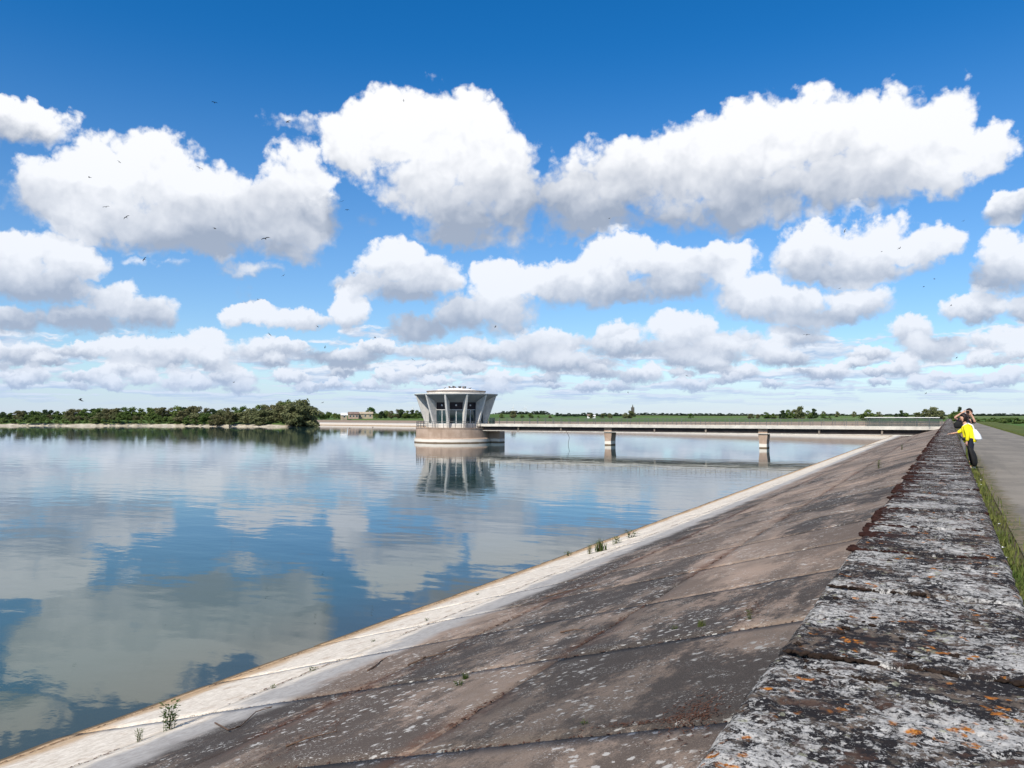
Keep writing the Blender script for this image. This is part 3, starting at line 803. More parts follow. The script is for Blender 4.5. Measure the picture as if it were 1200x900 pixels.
for k in range(NF):                                       # soffit, one panel a bay
    a0 = a_view + R(15) + k * 2 * math.pi / NF + 0.035; a1 = a0 + 2 * math.pi / NF - 0.07
    pm = MB()
    pm.lathe([(RI + 0.03, ZG), (RT - 0.02, ZR - 0.14), (RT - 0.02, ZR - 0.02), (RI + 0.03, ZG + 0.16)], 4, a0 - 0.03, a1 + 0.03)
    pm.build('soffit_panel', M_SOFF, tower)
    am = (a0 + a1) / 2; rx = RI
    def onbay(m, h0, h1, z0, z1, r0, r1):                 # a flat panel in the bay, half widths along the chord
        vs = []
        for r in (r0, r1):
            for (h, z) in ((h0, z0), (h1, z0), (h1, z1), (h0, z1)):
                vs.append((math.cos(am) * r - math.sin(am) * h, math.sin(am) * r + math.cos(am) * h, z))
        m.add(vs, [(0, 1, 2, 3), (7, 6, 5, 4), (0, 4, 5, 1), (1, 5, 6, 2), (2, 6, 7, 3), (3, 7, 4, 0)])
        return m
    hw = RI * math.tan(math.pi / NF) - 0.02; c = RI * 0.985
    onbay(MB(), -hw, hw, tz(480), ZG + 0.02, c - 0.10, c).build('upper_panel', M_DARK, tower)
    lm = MB(); lx, ly = math.cos(am) * c, math.sin(am) * c
    bm = bmesh.new(); bmesh.ops.create_uvsphere(bm, u_segments=12, v_segments=8, radius=0.17)
    lm.add([(lx + v.co.x, ly + v.co.y, tz(475.2) + v.co.z) for v in bm.verts], [tuple(v.index for v in f.verts) for f in bm.faces]); bm.free()
    lm.build('lamp', M_LAMP, tower, smooth=True)
    win = onbay(MB(), -hw, hw, ZS, ZS + 0.09, c - 0.12, c + 0.04)
    onbay(win, -hw, hw, tz(480) - 0.10, tz(480), c - 0.12, c + 0.05)
    onbay(win, -0.06, 0.06, ZS + 0.09, tz(480) - 0.1, c - 0.12, c + 0.03)
    win = win.build('window', M_FRAME, tower)
    for sg in (-1, 1):
        h0, h1 = sorted((sg * 0.06, sg * hw))
        onbay(MB(), h0, h1, ZS + 0.09, tz(480) - 0.10, c - 0.07, c - 0.05).build('pane', M_GLASS, win)
    onbay(MB(), -hw, hw, ZF, ZS, c - 0.16, c + 0.06).build('sill_panel', M_CONC, tower)
MB().lathe([(RI - 0.6, ZF), (RI - 0.6, ZG)], 24).build('inner_core', M_DARK, tower)
MB().lathe([(RT - 0.03, ZR - 0.02), (RT + 0.05, ZR - 0.02), (RT + 0.05, ZR + 0.07), (RT - 0.35, ZR + 0.10), (5.2, ZR + 0.12)], 72).build('roof_rim', M_CONC, tower)
MB().lathe([(5.25, ZR + 0.02), (5.25, ZR + 0.48)], 72).build('roof_ring', M_DECK, tower)
MB().lathe([(5.24, ZR + 0.48), (5.36, ZR + 0.48), (5.36, ZR + 0.66), (4.9, ZR + 0.69)], 72).build('roof_kerb', M_ROOFEDGE, tower)
rd = MB(); prof = [(4.95, ZR + 0.66)]
for k in range(9):
    a = k / 8 * math.pi / 2; prof.append((3.7 * math.cos(a) + 0.001, ZR + 0.70 + 0.50 * math.sin(a)))
rd.lathe(prof, 48).build('roof_dome', M_ROOF, tower, smooth=True)
rv = random.Random(4)
for k in range(7):
    a = rv.uniform(0, 6.28); r = rv.uniform(0.6, 3.2); h = ZR + 0.7 + 0.50 * math.sqrt(1 - (r / 3.7) ** 2)
    MB().lathe([(0.14, h - 0.1), (0.14, h + 0.28), (0.20, h + 0.28), (0.20, h + 0.36), (0.01, h + 0.40)], 8, c=(r * math.cos(a), r * math.sin(a))).build('roof_vent', M_ROOFEDGE if k % 2 else M_RAIL, tower)
# railing round the base
for k in range(40):
    a = k / 40 * 2 * math.pi
    if abs((a + math.pi) % (2 * math.pi) - math.pi) < 0.12: continue
    x, y = drum_c.x + 6.62 * math.cos(a), drum_c.y + 6.62 * math.sin(a)
    MB().box(x - 0.03, x + 0.03, y - 0.03, y + 0.03, ZB, ZB + 1.12).build('railing_post', M_RAIL, tower)
for h in (0.35, 0.72, 1.1):
    pts = [(drum_c.x + 6.62 * math.cos(a), drum_c.y + 6.62 * math.sin(a), ZB + h) for a in [0.15 + k / 60 * (2 * math.pi - 0.3) for k in range(61)]]
    MB().tube(pts, 0.028, 6).build('railing_rail', M_RAIL, tower)

# ------------------------------------------------------------------ footbridge
bridge = thing('footbridge', 'long pale footbridge on two piers leading to the round tower', 'bridge', (0, YB, 0))
BX0, BX1, BW = TX + 5.2, -0.62, 1.35
DZ = 3.16
MB().box(BX0, BX1, -BW, BW, DZ - 0.17, DZ).build('deck', M_DECK, bridge, bevel=0.015)
for s in (-1, 1):
    MB().box(BX0, BX1, s * BW - 0.12, s * BW + 0.12, DZ - 0.30, DZ + 0.16).build('deck_kerb', M_DECK, bridge, bevel=0.015)
    yg = s * (BW - 0.42)
    g = MB().box(BX0, BX1, yg - 0.04, yg + 0.04, DZ - 0.98, DZ - 0.172).build('girder', M_GIRD, bridge)
    MB().box(BX0, BX1, yg - 0.24, yg + 0.24, DZ - 1.08, DZ - 0.982).build('flange', M_DECK, g)
    x = -72.7 + 8.07
    while x < -2:
        if min(abs(x + 48.3), abs(x + 24.1)) > 2:
            MB().box(x - 0.12, x + 0.12, yg - 0.30, yg + 0.30, DZ - 0.98, DZ - 0.302).build('stiffener', M_WALLB, g)
        x += 8.07
for px in (-48.3, -24.0):
    pm = MB()
    prof = [(0.56, -4.0), (0.53, 0.9), (0.64, 1.75), (0.66, DZ - 0.33)]
    for (w0, z0), (w1, z1) in zip(prof[:-1], prof[1:]):
        y0, y1 = 1.0, 1.0
        pm.add([(px - w0, -y0, z0), (px + w0, -y0, z0), (px + w0, y0, z0), (px - w0, y0, z0), (px - w1, -y1, z1), (px + w1, -y1, z1), (px + w1, y1, z1), (px - w1, y1, z1)],
               [(0, 1, 5, 4), (1, 2, 6, 5), (2, 3, 7, 6), (3, 0, 4, 7)])
    pm.add([(px - .66, -1.0, DZ - .33), (px + .66, -1.0, DZ - .33), (px + .66, 1.0, DZ - .33), (px - .66, 1.0, DZ - .33)], [(0, 1, 2, 3)])
    pm.build('pier', M_DRUM, bridge)
n = int((BX1 - BX0 - 1.6) / 1.5)
for s in (-1, 1):
    for k in range(n + 1):
        x = BX0 + 1.6 + k * (BX1 - 0.3 - BX0 - 1.6) / n
        MB().box(x - 0.028, x + 0.028, s * BW - 0.028, s * BW + 0.028, DZ + 0.16, DZ + 1.16).build('railing_post', M_RAIL, bridge)
    for h in (0.42, 0.68, 0.92, 1.15):
        xe = BX1 - 0.3
        MB().box(BX0 + 1.6, xe, s * BW - 0.02, s * BW + 0.02, DZ + h - 0.02, DZ + h + 0.02).build('railing_rail', M_RAIL, bridge)
# closer mesh panels on the last metres before the dam
pan = MB()
for k in range(19): pan.box(k * 0.08 - 0.011, k * 0.08 + 0.011, -0.012, 0.012, 0.05, 1.18)
for h in (0.06, 0.62, 1.16): pan.box(-0.02, 1.46, -0.016, 0.016, h - 0.02, h + 0.02)
pan_me = pan.mesh('mesh_panel', M_TEAL)
for s in (-1, 1):
    for k in range(6):
        link('mesh_panel', pan_me, bridge, (-10.2 + k * 1.5, s * (BW + 0.05), DZ + 0.14))
    MB().box(-10.3, -1.2, s * (BW + 0.05) - 0.05, s * (BW + 0.05) + 0.05, DZ + 1.33, DZ + 1.40).build('top_rail', M_WHITE, bridge)
# green cabinet at the tower end, loose cable under the span
cab = thing('control_cabinet', 'small dark green metal cabinet on the bridge landing beside the tower', 'cabinet', (TX + 8.0, YB - 0.75, DZ + 0.002))
MB().box(-0.42, 0.42, -0.25, 0.25, 0.06, 1.12).build('body', M_GREENBOX, cab, bevel=0.02)
MB().box(-0.47, 0.47, -0.30, 0.30, 1.122, 1.19).build('lid', M_GREENBOX, cab, bevel=0.02)
MB().box(-0.37, 0.37, -0.275, -0.252, 0.14, 1.05).build('door', M_GREENBOX, cab)
MB().box(-0.44, 0.44, -0.27, 0.27, 0.0, 0.058).build('plinth', M_CONC, cab)
cx = on_y(665, 508, YB - 1.2).x
tag(MB().tube([(cx - 0.3, YB - 1.2, DZ - 0.9), (cx, YB - 1.2, 1.9), (cx + 0.35, YB - 1.2, 1.1), (cx + 0.2, YB - 1.2, 0.5), (cx + 0.1, YB - 1.2, -0.4)], 0.035, 5).build('cable', M_GIRD),
    'thin dark cable hanging from the bridge girder down into the water', 'cable')

# ------------------------------------------------------------------ trees
def crown(seed, kind, w=0.42, h0=0.12, lobes=16, n=1300, leaf=0.045, conical=0.0):
    r = random.Random(seed); m = MB(); L = []
    for k in range(lobes):
        t = r.random(); zc = h0 + 0.12 + (0.80 - h0) * t
        spread = w * (math.sin(math.pi * (0.20 + 0.72 * t)) ** 0.8) * (1 - conical * t)
        a = r.uniform(0, 6.28); d = spread * math.sqrt(r.random()) * 0.75
        rad = r.uniform(0.10, 0.19) * (1 - 0.45 * conical * t) * (0.6 + w)
        L.append((d * math.cos(a), d * math.sin(a), zc, rad, rad * r.uniform(0.7, 0.95)))
    for k in range(n):
        cx_, cy_, cz_, ra, rz_ = L[r.randrange(lobes)]
        v = Vector((r.gauss(0, 1), r.gauss(0, 1), r.gauss(0.15, 1))).normalized()
        q = Vector((cx_, cy_, cz_)) + Vector((v.x * ra, v.y * ra, v.z * rz_)) * (r.random() ** 0.4) * r.uniform(0.85, 1.12)
        if q.z < 0.02: q.z = 0.02
        nn = (v + Vector((r.gauss(0, .55), r.gauss(0, .55), r.gauss(0.2, .55)))).normalized()
        t1 = nn.orthogonal().normalized(); t1.rotate(Matrix.Rotation(r.uniform(0, 6.28), 3, nn)); t2 = nn.cross(t1)
        s = leaf * r.uniform(0.5, 1.25); b = nn * s * 0.25
        m.add([q - t1 * s - t2 * s * 0.4, q + t1 * s * 0.2 - t2 * s * 0.8, q + t1 * s + t2 * s * 0.3, q - t1 * s * 0.1 + t2 * s * 0.8 + b], [(0, 1, 2, 3)])
    return m.mesh('crown', M_LEAF[kind])
def trunk(seed, top=0.6, rad=0.026):
    r = random.Random(seed); m = MB()
    m.tube([(0, 0, -0.06), (0.004, 0, 0.10), (r.uniform(-.02, .02), r.uniform(-.02, .02), top * 0.6), (r.uniform(-.03, .03), 0, top)], [rad * 1.4, rad, rad * 0.7, rad * 0.25], 7)
    for k in range(6):
        a = r.uniform(0, 6.28); z = r.uniform(0.16, top * 0.75); l = r.uniform(0.14, 0.26)
        m.tube([(0, 0, z), (l * 0.5 * math.cos(a), l * 0.5 * math.sin(a), z + l * 0.5), (l * math.cos(a), l * math.sin(a), z + l)], [rad * 0.5, rad * 0.3, rad * 0.1], 5)
    return m.mesh('trunk', M_BARK)
KINDS = {}
def add_kind(key, cr, tr): KINDS.setdefault(key, []).append((cr, tr))
for s in range(3):
    add_kind('oak', crown(10 + s, 'oak', 0.62, -0.02, 22, 1800, 0.055), trunk(10 + s))
    add_kind('willow', crown(20 + s, 'willow', 0.58, -0.05, 24, 2000, 0.05), trunk(20 + s))
for s in range(2):
    add_kind('bud', crown(30 + s, 'bud', 0.58, 0.0, 22, 1500, 0.048), trunk(30 + s))
    add_kind('dark', crown(40 + s, 'dark', 0.52, -0.02, 20, 1600, 0.055, 0.35), trunk(40 + s, 0.8))
    add_kind('bright', crown(50 + s, 'bright', 0.60, 0.03, 24, 1900, 0.05), trunk(50 + s))
    add_kind('far', crown(60 + s, 'far', 0.60, -0.15, 18, 520, 0.095), trunk(60 + s))
    add_kind('farbush', crown(70 + s, 'oak', 0.75, -0.1, 16, 700, 0.075), trunk(70 + s, 0.4))
add_kind('poplar', crown(80, 'dark', 0.16, 0.05, 22, 900, 0.04, 0.3), trunk(80, 0.85, 0.02))
NAMES = {'oak': 'broadleaf_tree', 'willow': 'willow_tree', 'bud': 'budding_tree', 'dark': 'evergreen_tree', 'bright': 'broadleaf_tree', 'far': 'hedge_tree', 'farbush': 'bush', 'poplar': 'poplar_tree'}
CATS = {'farbush': 'bush'}
rt = random.Random(21)
def plant(kind, u, v_top, rng, wide=1.0, label='', group=None, z=None, hmin=1.5, v_base=None):
    q = at_range(u, 486, rng); z0 = gz(q.x, q.y) if z is None else z
    d = rng * math.cos(math.atan((u - CX) / FPX))
    ztop = CAMZ + (486 - v_top) * d / FPX
    h = max(hmin, ztop - z0) * 1.06
    cr, tr = KINDS[kind][rt.randrange(len(KINDS[kind]))]
    o = thing(NAMES[kind], label, CATS.get(kind, 'tree'), (q.x, q.y, z0), rt.uniform(0, 6.28), group)
    o.scale = (h * wide, h * wide, h)
    link('crown', cr, o); link('trunk', tr, o)
    return o
def interp(tab, u):
    for (a, b), (c, d) in zip(tab[:-1], tab[1:]):
        if a <= u <= c: return b + (d - b) * (u - a) / (c - a)
    return tab[0][1] if u < tab[0][0] else tab[-1][1]
top_l = [(-60, 484), (0, 483.5), (57, 482), (71, 482), (89, 480.6), (127, 479.3), (190, 479.3), (218, 477.4), (232, 477), (256, 479.8), (281, 478.7),
         (297, 477.4), (313, 475.5), (332, 473), (340, 471.2), (349, 471.2), (358, 474)]
LW = {'oak': ('green broadleaf tree in the wood behind the pale lake beach', 'trees of the wood by the lake'),
      'willow': ('grey olive willow at the water edge of the wooded point', 'willows on the wooded point'),
      'bud': ('brownish budding tree in the wood behind the pale lake beach', 'budding trees of the wood by the lake'),
      'dark': ('dark evergreen in the wood behind the pale lake beach', 'evergreens of the wood by the lake')}
def row_label(k, back):
    l, g = LW[k]
    return ('tall ' + l + ', in the back row', g + ', back row') if back else ('lower ' + l + ', in the front row', g + ', front row')
def shore_range(u):
    q = on_z(u, interp([(-150, 499.5), (0, 499.2), (200, 499.4), (255, 499.9), (300, 500.2), (345, 500.3), (375, 499.9)], u), 0)
    return math.hypot(q.x, q.y)
u = -45
while u < 356:                                            # back row makes the skyline
    k = rt.choice(['oak', 'oak', 'oak', 'bud', 'dark'] if u < 262 else ['willow', 'willow', 'oak', 'bud'])
    if 120 < u < 165: k = rt.choice(['bud', 'bud', 'oak'])
    if u < 18: k = rt.choice(['dark', 'oak'])
    plant(k, u, interp(top_l, u) + rt.uniform(-1.0, 1.4), shore_range(u) + rt.uniform(24, 34), rt.uniform(1.05, 1.4) * (1.0 if u < 300 else 0.8), *row_label(k, True)); u += rt.uniform(6.5, 10)
u = -45
while u < 362:                                            # front row
    k = rt.choice(['oak', 'oak', 'willow', 'bud', 'oak'] if u < 255 else ['willow', 'willow', 'willow', 'bud'])
    f = 0.42 if u < 255 else 0.22
    tp = interp(top_l, min(u, 356)); tp = tp + (496 - tp) * rt.uniform(f * 0.6, f * 1.5)
    plant(k, u, tp, shore_range(u) + (rt.uniform(6.5, 11) if u < 250 else rt.uniform(3.0, 9.0)), rt.uniform(0.95, 1.3) * (1.3 if u < 255 else 0.95), *row_label(k, False)); u += rt.uniform(6, 10)
u = -40
while u < 262:                                            # shrubs closing the wood above the beach
    plant('farbush', u, 491.5 + rt.uniform(-1.6, 1.4), shore_range(u) + rt.uniform(4.5, 6.5), rt.uniform(1.1, 1.6), 'low rounded green shrub at the top of the pale lake beach', 'shrubs along the beach'); u += rt.uniform(7, 11)
plant('dark', 364, 478.6, 372, 0.9, 'dark evergreen at the tip of the wooded point')
for (u, vt) in ((371, 484), (378, 483.5), (385, 483), (392, 484.5), (399, 485.5)):
    plant('oak', u, vt, 430 + rt.uniform(-10, 20), 1.3, 'low green tree between the wooded point and the lakeside house', 'low trees before the lakeside house')
plant('bright', 434, 478.4, 455, 0.98, 'large bright green domed tree behind the lakeside house')
for i, u in enumerate((441, 447, 453, 459, 466, 471, 477, 483, 489, 495, 501)):
    k = 'bud' if u in (459, 466) else ('dark' if i % 2 else 'oak')
    lab = {'bud': 'brownish budding tree on the far bank beside the tower', 'dark': 'dark evergreen on the far bank beside the tower', 'oak': 'green tree on the far bank beside the tower'}[k]
    plant(k, u, interp([(441, 484.5), (449, 480.5), (462, 482), (470, 480.5), (478, 481.5), (501, 480.5)], u) + rt.uniform(-.5, .8), 440 + rt.uniform(-12, 22), 1.15, lab, {'bud': 'budding trees beside the tower', 'dark': 'evergreens beside the tower', 'oak': 'green trees beside the tower'}[k])
# behind the bridge
BK = {'oak': ('green tree on the far bank behind the bridge railing', 'green trees behind the bridge'),
      'bud': ('brownish budding tree on the far bank behind the bridge railing', 'budding trees behind the bridge'),
      'dark': ('dark evergreen on the far bank behind the bridge railing', 'evergreens behind the bridge'),
      'willow': ('pale olive tree on the far bank behind the bridge railing', 'pale trees behind the bridge'),
      'farbush': ('low green bush on the far bank behind the bridge railing', 'bushes behind the bridge')}
for (k, u, vt, rg, wd) in (('oak', 588, 485, 470, 1.2), ('bud', 601, 482.2, 450, 1.1), ('oak', 612, 486, 470, 1.3), ('oak', 622, 484.6, 480, 1.3), ('farbush', 631, 488, 470, 1.0),
        ('bud', 645, 487, 480, 1.6), ('willow', 693, 485.3, 560, 1.3), ('willow', 715, 484.6, 600, 1.1), ('willow', 706, 485.0, 620, 1.1), ('willow', 739, 482.2, 560, 1.35),
        ('willow', 733, 484.0, 570, 1.2), ('farbush', 809, 484.8, 520, 0.9), ('bud', 880, 485.3, 520, 1.5), ('bud', 888, 485.8, 500, 1.4), ('oak', 898, 483.6, 520, 1.4), ('oak', 906, 485, 500, 1.2),
        ('dark', 917, 481.6, 500, 1.2), ('oak', 924, 481, 510, 1.2), ('willow', 938, 477.6, 540, 1.0), ('willow', 931, 481, 520, 1.2), ('dark', 954, 479.8, 580, 1.0), ('oak', 947, 482, 560, 1.1),
        ('farbush', 965, 485, 500, 0.9), ('farbush', 972, 487, 470, 1.0), ('willow', 965, 482.6, 900, 1.0), ('willow', 981, 482.8, 900, 1.0), ('willow', 1001, 482.8, 900, 1.0),
        ('oak', 1018, 481.0, 430, 1.45), ('willow', 1029, 483.0, 520, 1.1), ('dark', 1056, 481.6, 600, 1.2), ('oak', 1062, 484.0, 600, 1.2), ('dark', 1050, 485, 600, 1.3), ('willow', 1075, 483.5, 560, 1.3), ('dark', 1081, 484, 580, 1.3),
        ('willow', 1086, 480, 520, 1.1), ('willow', 1094, 478.4, 520, 1.2), ('willow', 1102, 481.5, 500, 1.2)):
    plant(k, u, vt, rg, wd, *BK[k])
plant('poplar', 1124.5, 477.5, 330, 1.0, 'slender dark tree rising above the bushes at the end of the path', z=2.6)
for (u, vt, rg) in ((1115, 485, 300), (1118, 483.2, 290), (1123, 483, 300), (1128, 484.5, 310), (1120, 487, 260)):
    plant('oak', u, vt, rg, 1.0, 'dark green bush at the far end of the dam path', 'bushes at the end of the path', z=2.4)
# far woods and hedge lines on the skyline
for i in range(24):
    u = 578 + i * 3.0
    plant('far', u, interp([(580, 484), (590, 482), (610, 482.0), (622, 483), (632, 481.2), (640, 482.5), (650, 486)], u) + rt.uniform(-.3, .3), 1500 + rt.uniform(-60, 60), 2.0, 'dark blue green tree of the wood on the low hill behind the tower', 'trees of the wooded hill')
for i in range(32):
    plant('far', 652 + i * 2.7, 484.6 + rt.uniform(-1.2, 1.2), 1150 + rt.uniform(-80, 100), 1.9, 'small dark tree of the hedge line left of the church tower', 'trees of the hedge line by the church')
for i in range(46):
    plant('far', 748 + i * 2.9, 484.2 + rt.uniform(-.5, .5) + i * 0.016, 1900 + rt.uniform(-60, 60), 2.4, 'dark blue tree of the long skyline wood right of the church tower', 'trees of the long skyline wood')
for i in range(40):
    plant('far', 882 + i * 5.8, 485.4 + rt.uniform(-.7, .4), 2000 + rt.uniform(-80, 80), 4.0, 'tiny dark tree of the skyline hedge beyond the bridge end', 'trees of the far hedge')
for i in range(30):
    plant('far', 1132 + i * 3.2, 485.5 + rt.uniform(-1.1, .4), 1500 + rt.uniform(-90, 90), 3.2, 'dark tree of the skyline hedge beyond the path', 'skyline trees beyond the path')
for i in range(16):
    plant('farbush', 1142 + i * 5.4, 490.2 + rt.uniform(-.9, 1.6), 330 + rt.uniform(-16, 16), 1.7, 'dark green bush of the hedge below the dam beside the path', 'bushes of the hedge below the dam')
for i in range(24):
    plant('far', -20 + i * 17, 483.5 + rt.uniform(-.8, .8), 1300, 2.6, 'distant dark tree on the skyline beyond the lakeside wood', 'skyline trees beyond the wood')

# ------------------------------------------------------------------ buildings far off
def house(name, label, u, rng, wpx, z_eave, hr, wallm, roofm, depth=6.0, rz=0.0, wins=2):
    q = at_range(u, 486, rng); z0 = gz(q.x, q.y); w = wpx * rng / FPX
    o = thing(name, label, 'house', (q.x, q.y, z0), math.atan2(-q.x, q.y) + rz)
    a = w / 2; b = depth / 2; e = z_eave
    wm = MB().add([(-a, -b, -.5), (a, -b, -.5), (a, b, -.5), (-a, b, -.5), (-a, -b, e), (a, -b, e), (a, b, e), (-a, b, e), (-a, 0, e + hr), (a, 0, e + hr)],
                  [(0, 1, 5, 4), (1, 2, 6, 9, 5), (2, 3, 7, 6), (3, 0, 4, 8, 7), (4, 5, 9, 8), (6, 7, 8, 9)])
    wm.build('wall', wallm, o)
    for s in (-1, 1):
        MB().add([(-a - .3, s * (b + .3), e - .05), (a + .3, s * (b + .3), e - .05), (a + .3, 0, e + hr + .12), (-a - .3, 0, e + hr + .12), (-a - .3, s * (b + .3), e + .12), (a + .3, s * (b + .3), e + .12), (a + .3, 0, e + hr + .3), (-a - .3, 0, e + hr + .3)],
                 [(0, 1, 2, 3), (4, 5, 6, 7), (0, 1, 5, 4), (0, 3, 7, 4), (1, 2, 6, 5)]).build('roof', roofm, o)
    for k in range(wins):
        x = -a + w * (k + 0.5) / wins
        wn = MB().box(x - .5, x + .5, -b - .05, -b + .05, e * 0.42, e * 0.8).build('window', M_FRAME, o)
        MB().box(x - .42, x + .42, -b - .06, -b - .052, e * 0.45, e * 0.77).build('pane', M_GLASS, wn)
    return o
house('boat_house', 'small white roofed hut standing on the lake bank', 403, 410, 6.5, 1.9, 0.9, M_STONE, M_WHITE, 4.0, 0.1, 1)
house('brick_house', 'pinkish brick lakeside house with white window frames', 414, 425, 11, 2.4, 1.0, M_BRICK, M_TILE, 7, 0.05, 3)
house('stone_barn', 'long low tan stone barn beside the pinkish house', 428, 428, 17, 2.6, 0.8, M_STONE, M_STONE, 7, 0, 3)
house('white_cottage', 'tiny white cottage in the green field behind the bridge', 690, 620, 3.4, 2.0, 1.0, M_WHITE, M_TILE, 4, 0, 1)
house('white_shed', 'tiny white shed right of the cottage in the field behind the bridge', 696, 615, 3.0, 1.7, 0.6, M_WHITE, M_WHITE, 3, 0, 1)
q = at_range(741.5, 486, 1500); z0 = gz(q.x, q.y)
ch = thing('church_tower', 'dark slender church tower rising above the pale tree behind the bridge', 'church', (q.x, q.y, z0), 0.6)
MB().box(-2.6, 2.6, -2.6, 2.6, -1, 13.5).build('tower_shaft', M_SPIRE, ch)
for sx in (-1, 1):
    for sy in (-1, 1): MB().box(sx * 2.1 - .5, sx * 2.1 + .5, sy * 2.1 - .5, sy * 2.1 + .5, 13.5, 15.0).build('pinnacle', M_SPIRE, ch)
MB().add([(-1.6, -1.6, 13.5), (1.6, -1.6, 13.5), (1.6, 1.6, 13.5), (-1.6, 1.6, 13.5), (0, 0, 21.0)], [(0, 1, 4), (1, 2, 4), (2, 3, 4), (3, 0, 4)]).build('spire', M_SPIRE, ch)
def turbine(u, v_hub, rng, rot, label):
    q = at_range(u, 486, rng); z0 = gz(q.x, q.y); hub = CAMZ + (486 - v_hub) * rng * 0.99 / FPX - z0
    o = thing('wind_turbine', label, 'wind turbine', (q.x, q.y, z0), math.atan2(-q.x, q.y) + 0.5)
    MB().tube([(0, 0, -2), (0, 0, hub)], [3.0, 1.8], 12).build('mast', M_WHITE, o)
    MB().box(-2, 2, -5, 5, hub - 2, hub + 2.4).build('nacelle', M_WHITE, o, bevel=0.5)
    MB().lathe([(1.8, 0), (1.8, 1.5), (0.3, 3.0)], 12).build('hub', M_WHITE, o).matrix_local = Matrix.Translation((0, -5.0, hub)) @ Matrix.Rotation(R(90), 4, 'X')
    bl = MB().add([(-0.9, -6, 0), (0.9, -6, 0), (1.9, -6.2, 9), (-0.9, -6, 9), (-0.2, -6.3, 42), (0.4, -6.3, 42), (-0.9, -5.2, 0), (0.9, -5.2, 0), (1.9, -5.6, 9), (-0.9, -5.4, 9), (-0.2, -6.0, 42), (0.4, -6.0, 42)],
                  [(0, 1, 2, 3), (3, 2, 5, 4), (6, 9, 8, 7), (9, 10, 11, 8), (1, 7, 8, 2), (2, 8, 11, 5), (0, 3, 9, 6), (3, 4, 10, 9), (4, 5, 11, 10)]).mesh('blade', M_WHITE)
    for k in range(3):
        b = link('blade', bl, o); b.matrix_local = Matrix.Translation((0, 0, hub)) @ Matrix.Rotation(rot + k * 2 * math.pi / 3, 4, 'Y')
turbine(483.5, 478.5, 7600, 0.05, 'white wind turbine above the trees at the left side of the tower')
turbine(601, 477.5, 7600, 0.15, 'white wind turbine nearer the tower of the pair above the wooded hill')
turbine(616, 478.2, 7900, 0.5, 'white wind turbine farther from the tower of the pair above the wooded hill')
turbine(614, 478.8, 9400, 0.1, 'small far wind turbine just behind the pair above the wooded hill')

# ------------------------------------------------------------------ people on the path
def skin_mesh(name, chains, material, parent, sub=2, root=0):
    """chains: lists of (x, y, z, radius) or (x, y, z, rx, ry); points that coincide are one joint"""
    vs, rad, ed, key = [], [], [], {}
    for ch in chains:
        prev = None
        for q in ch:
            k = tuple(round(c, 4) for c in q[:3])
            if k not in key:
                key[k] = len(vs); vs.append(q[:3]); rad.append(tuple(q[3:5]) if len(q) > 4 else (q[3], q[3]))
            if prev is not None: ed.append((prev, key[k]))
            prev = key[k]
    me = bpy.data.meshes.new(name); me.from_pydata(vs, ed, []); me.materials.append(material)
    o = link(name, me, parent)
    sk = o.modifiers.new('skin', 'SKIN'); sk.use_smooth_shade = True
    sd = me.skin_vertices[0].data if len(me.skin_vertices) else None
    if sd is None:
        me.attributes  # the layer comes with the modifier
        bm = bmesh.new(); bm.from_mesh(me); bm.verts.layers.skin.verify(); bm.to_mesh(me); bm.free(); sd = me.skin_vertices[0].data
    for i, r in enumerate(rad):
        sd[i].radius = r; sd[i].use_root = (i == root); sd[i].use_loose = False
    ss = o.modifiers.new('smooth', 'SUBSURF'); ss.levels = sub; ss.render_levels = sub
    return o
def blob(name, c, r, material, parent, seed=0.0, rough=0.12, sub=3, cut=None):
    bm = bmesh.new(); bmesh.ops.create_icosphere(bm, subdivisions=sub, radius=1.0); m = MB()
    vs = []
    for v in bm.verts:
        k = 1 + rough * mnoise.noise(v.co * 2.2 + Vector((seed, 0, 0)))
        q = Vector((v.co.x * r[0] * k, v.co.y * r[1] * k, v.co.z * r[2] * k))
        if cut: q = cut(q)
        vs.append((c[0] + q.x, c[1] + q.y, c[2] + q.z))
    m.add(vs, [tuple(v.index for v in f.verts) for f in bm.faces]); bm.free()
    return m.build(name, material, parent, smooth=True)
M_SKIN = plain('skin', (0.52, 0.30, 0.21), 0.08, 12.0, 0.55)
M_YEL = plain('bright yellow jersey', (0.86, 0.74, 0.012), 0.10, 6.0, 0.8)
M_NAVY = plain('dark navy cloth', (0.014, 0.016, 0.030), 0.3, 8.0, 0.9)
M_BLACK = plain('black cloth', (0.012, 0.012, 0.013), 0.3, 8.0, 0.8)
M_GREYC = plain('grey trouser cloth', (0.16, 0.16, 0.17), 0.2, 8.0, 0.9)
M_HAIR = plain('dark brown hair', (0.016, 0.009, 0.009), 0.3, 30.0, 0.6)
M_BAGW = plain('white cotton', (0.76, 0.78, 0.80), 0.06, 6.0, 0.85)
M_LIP = plain('lips', (0.40, 0.12, 0.10), 0.05, 9.0, 0.5)
M_EYE = plain('eyes', (0.02, 0.016, 0.014), 0.1, 9.0, 0.3)

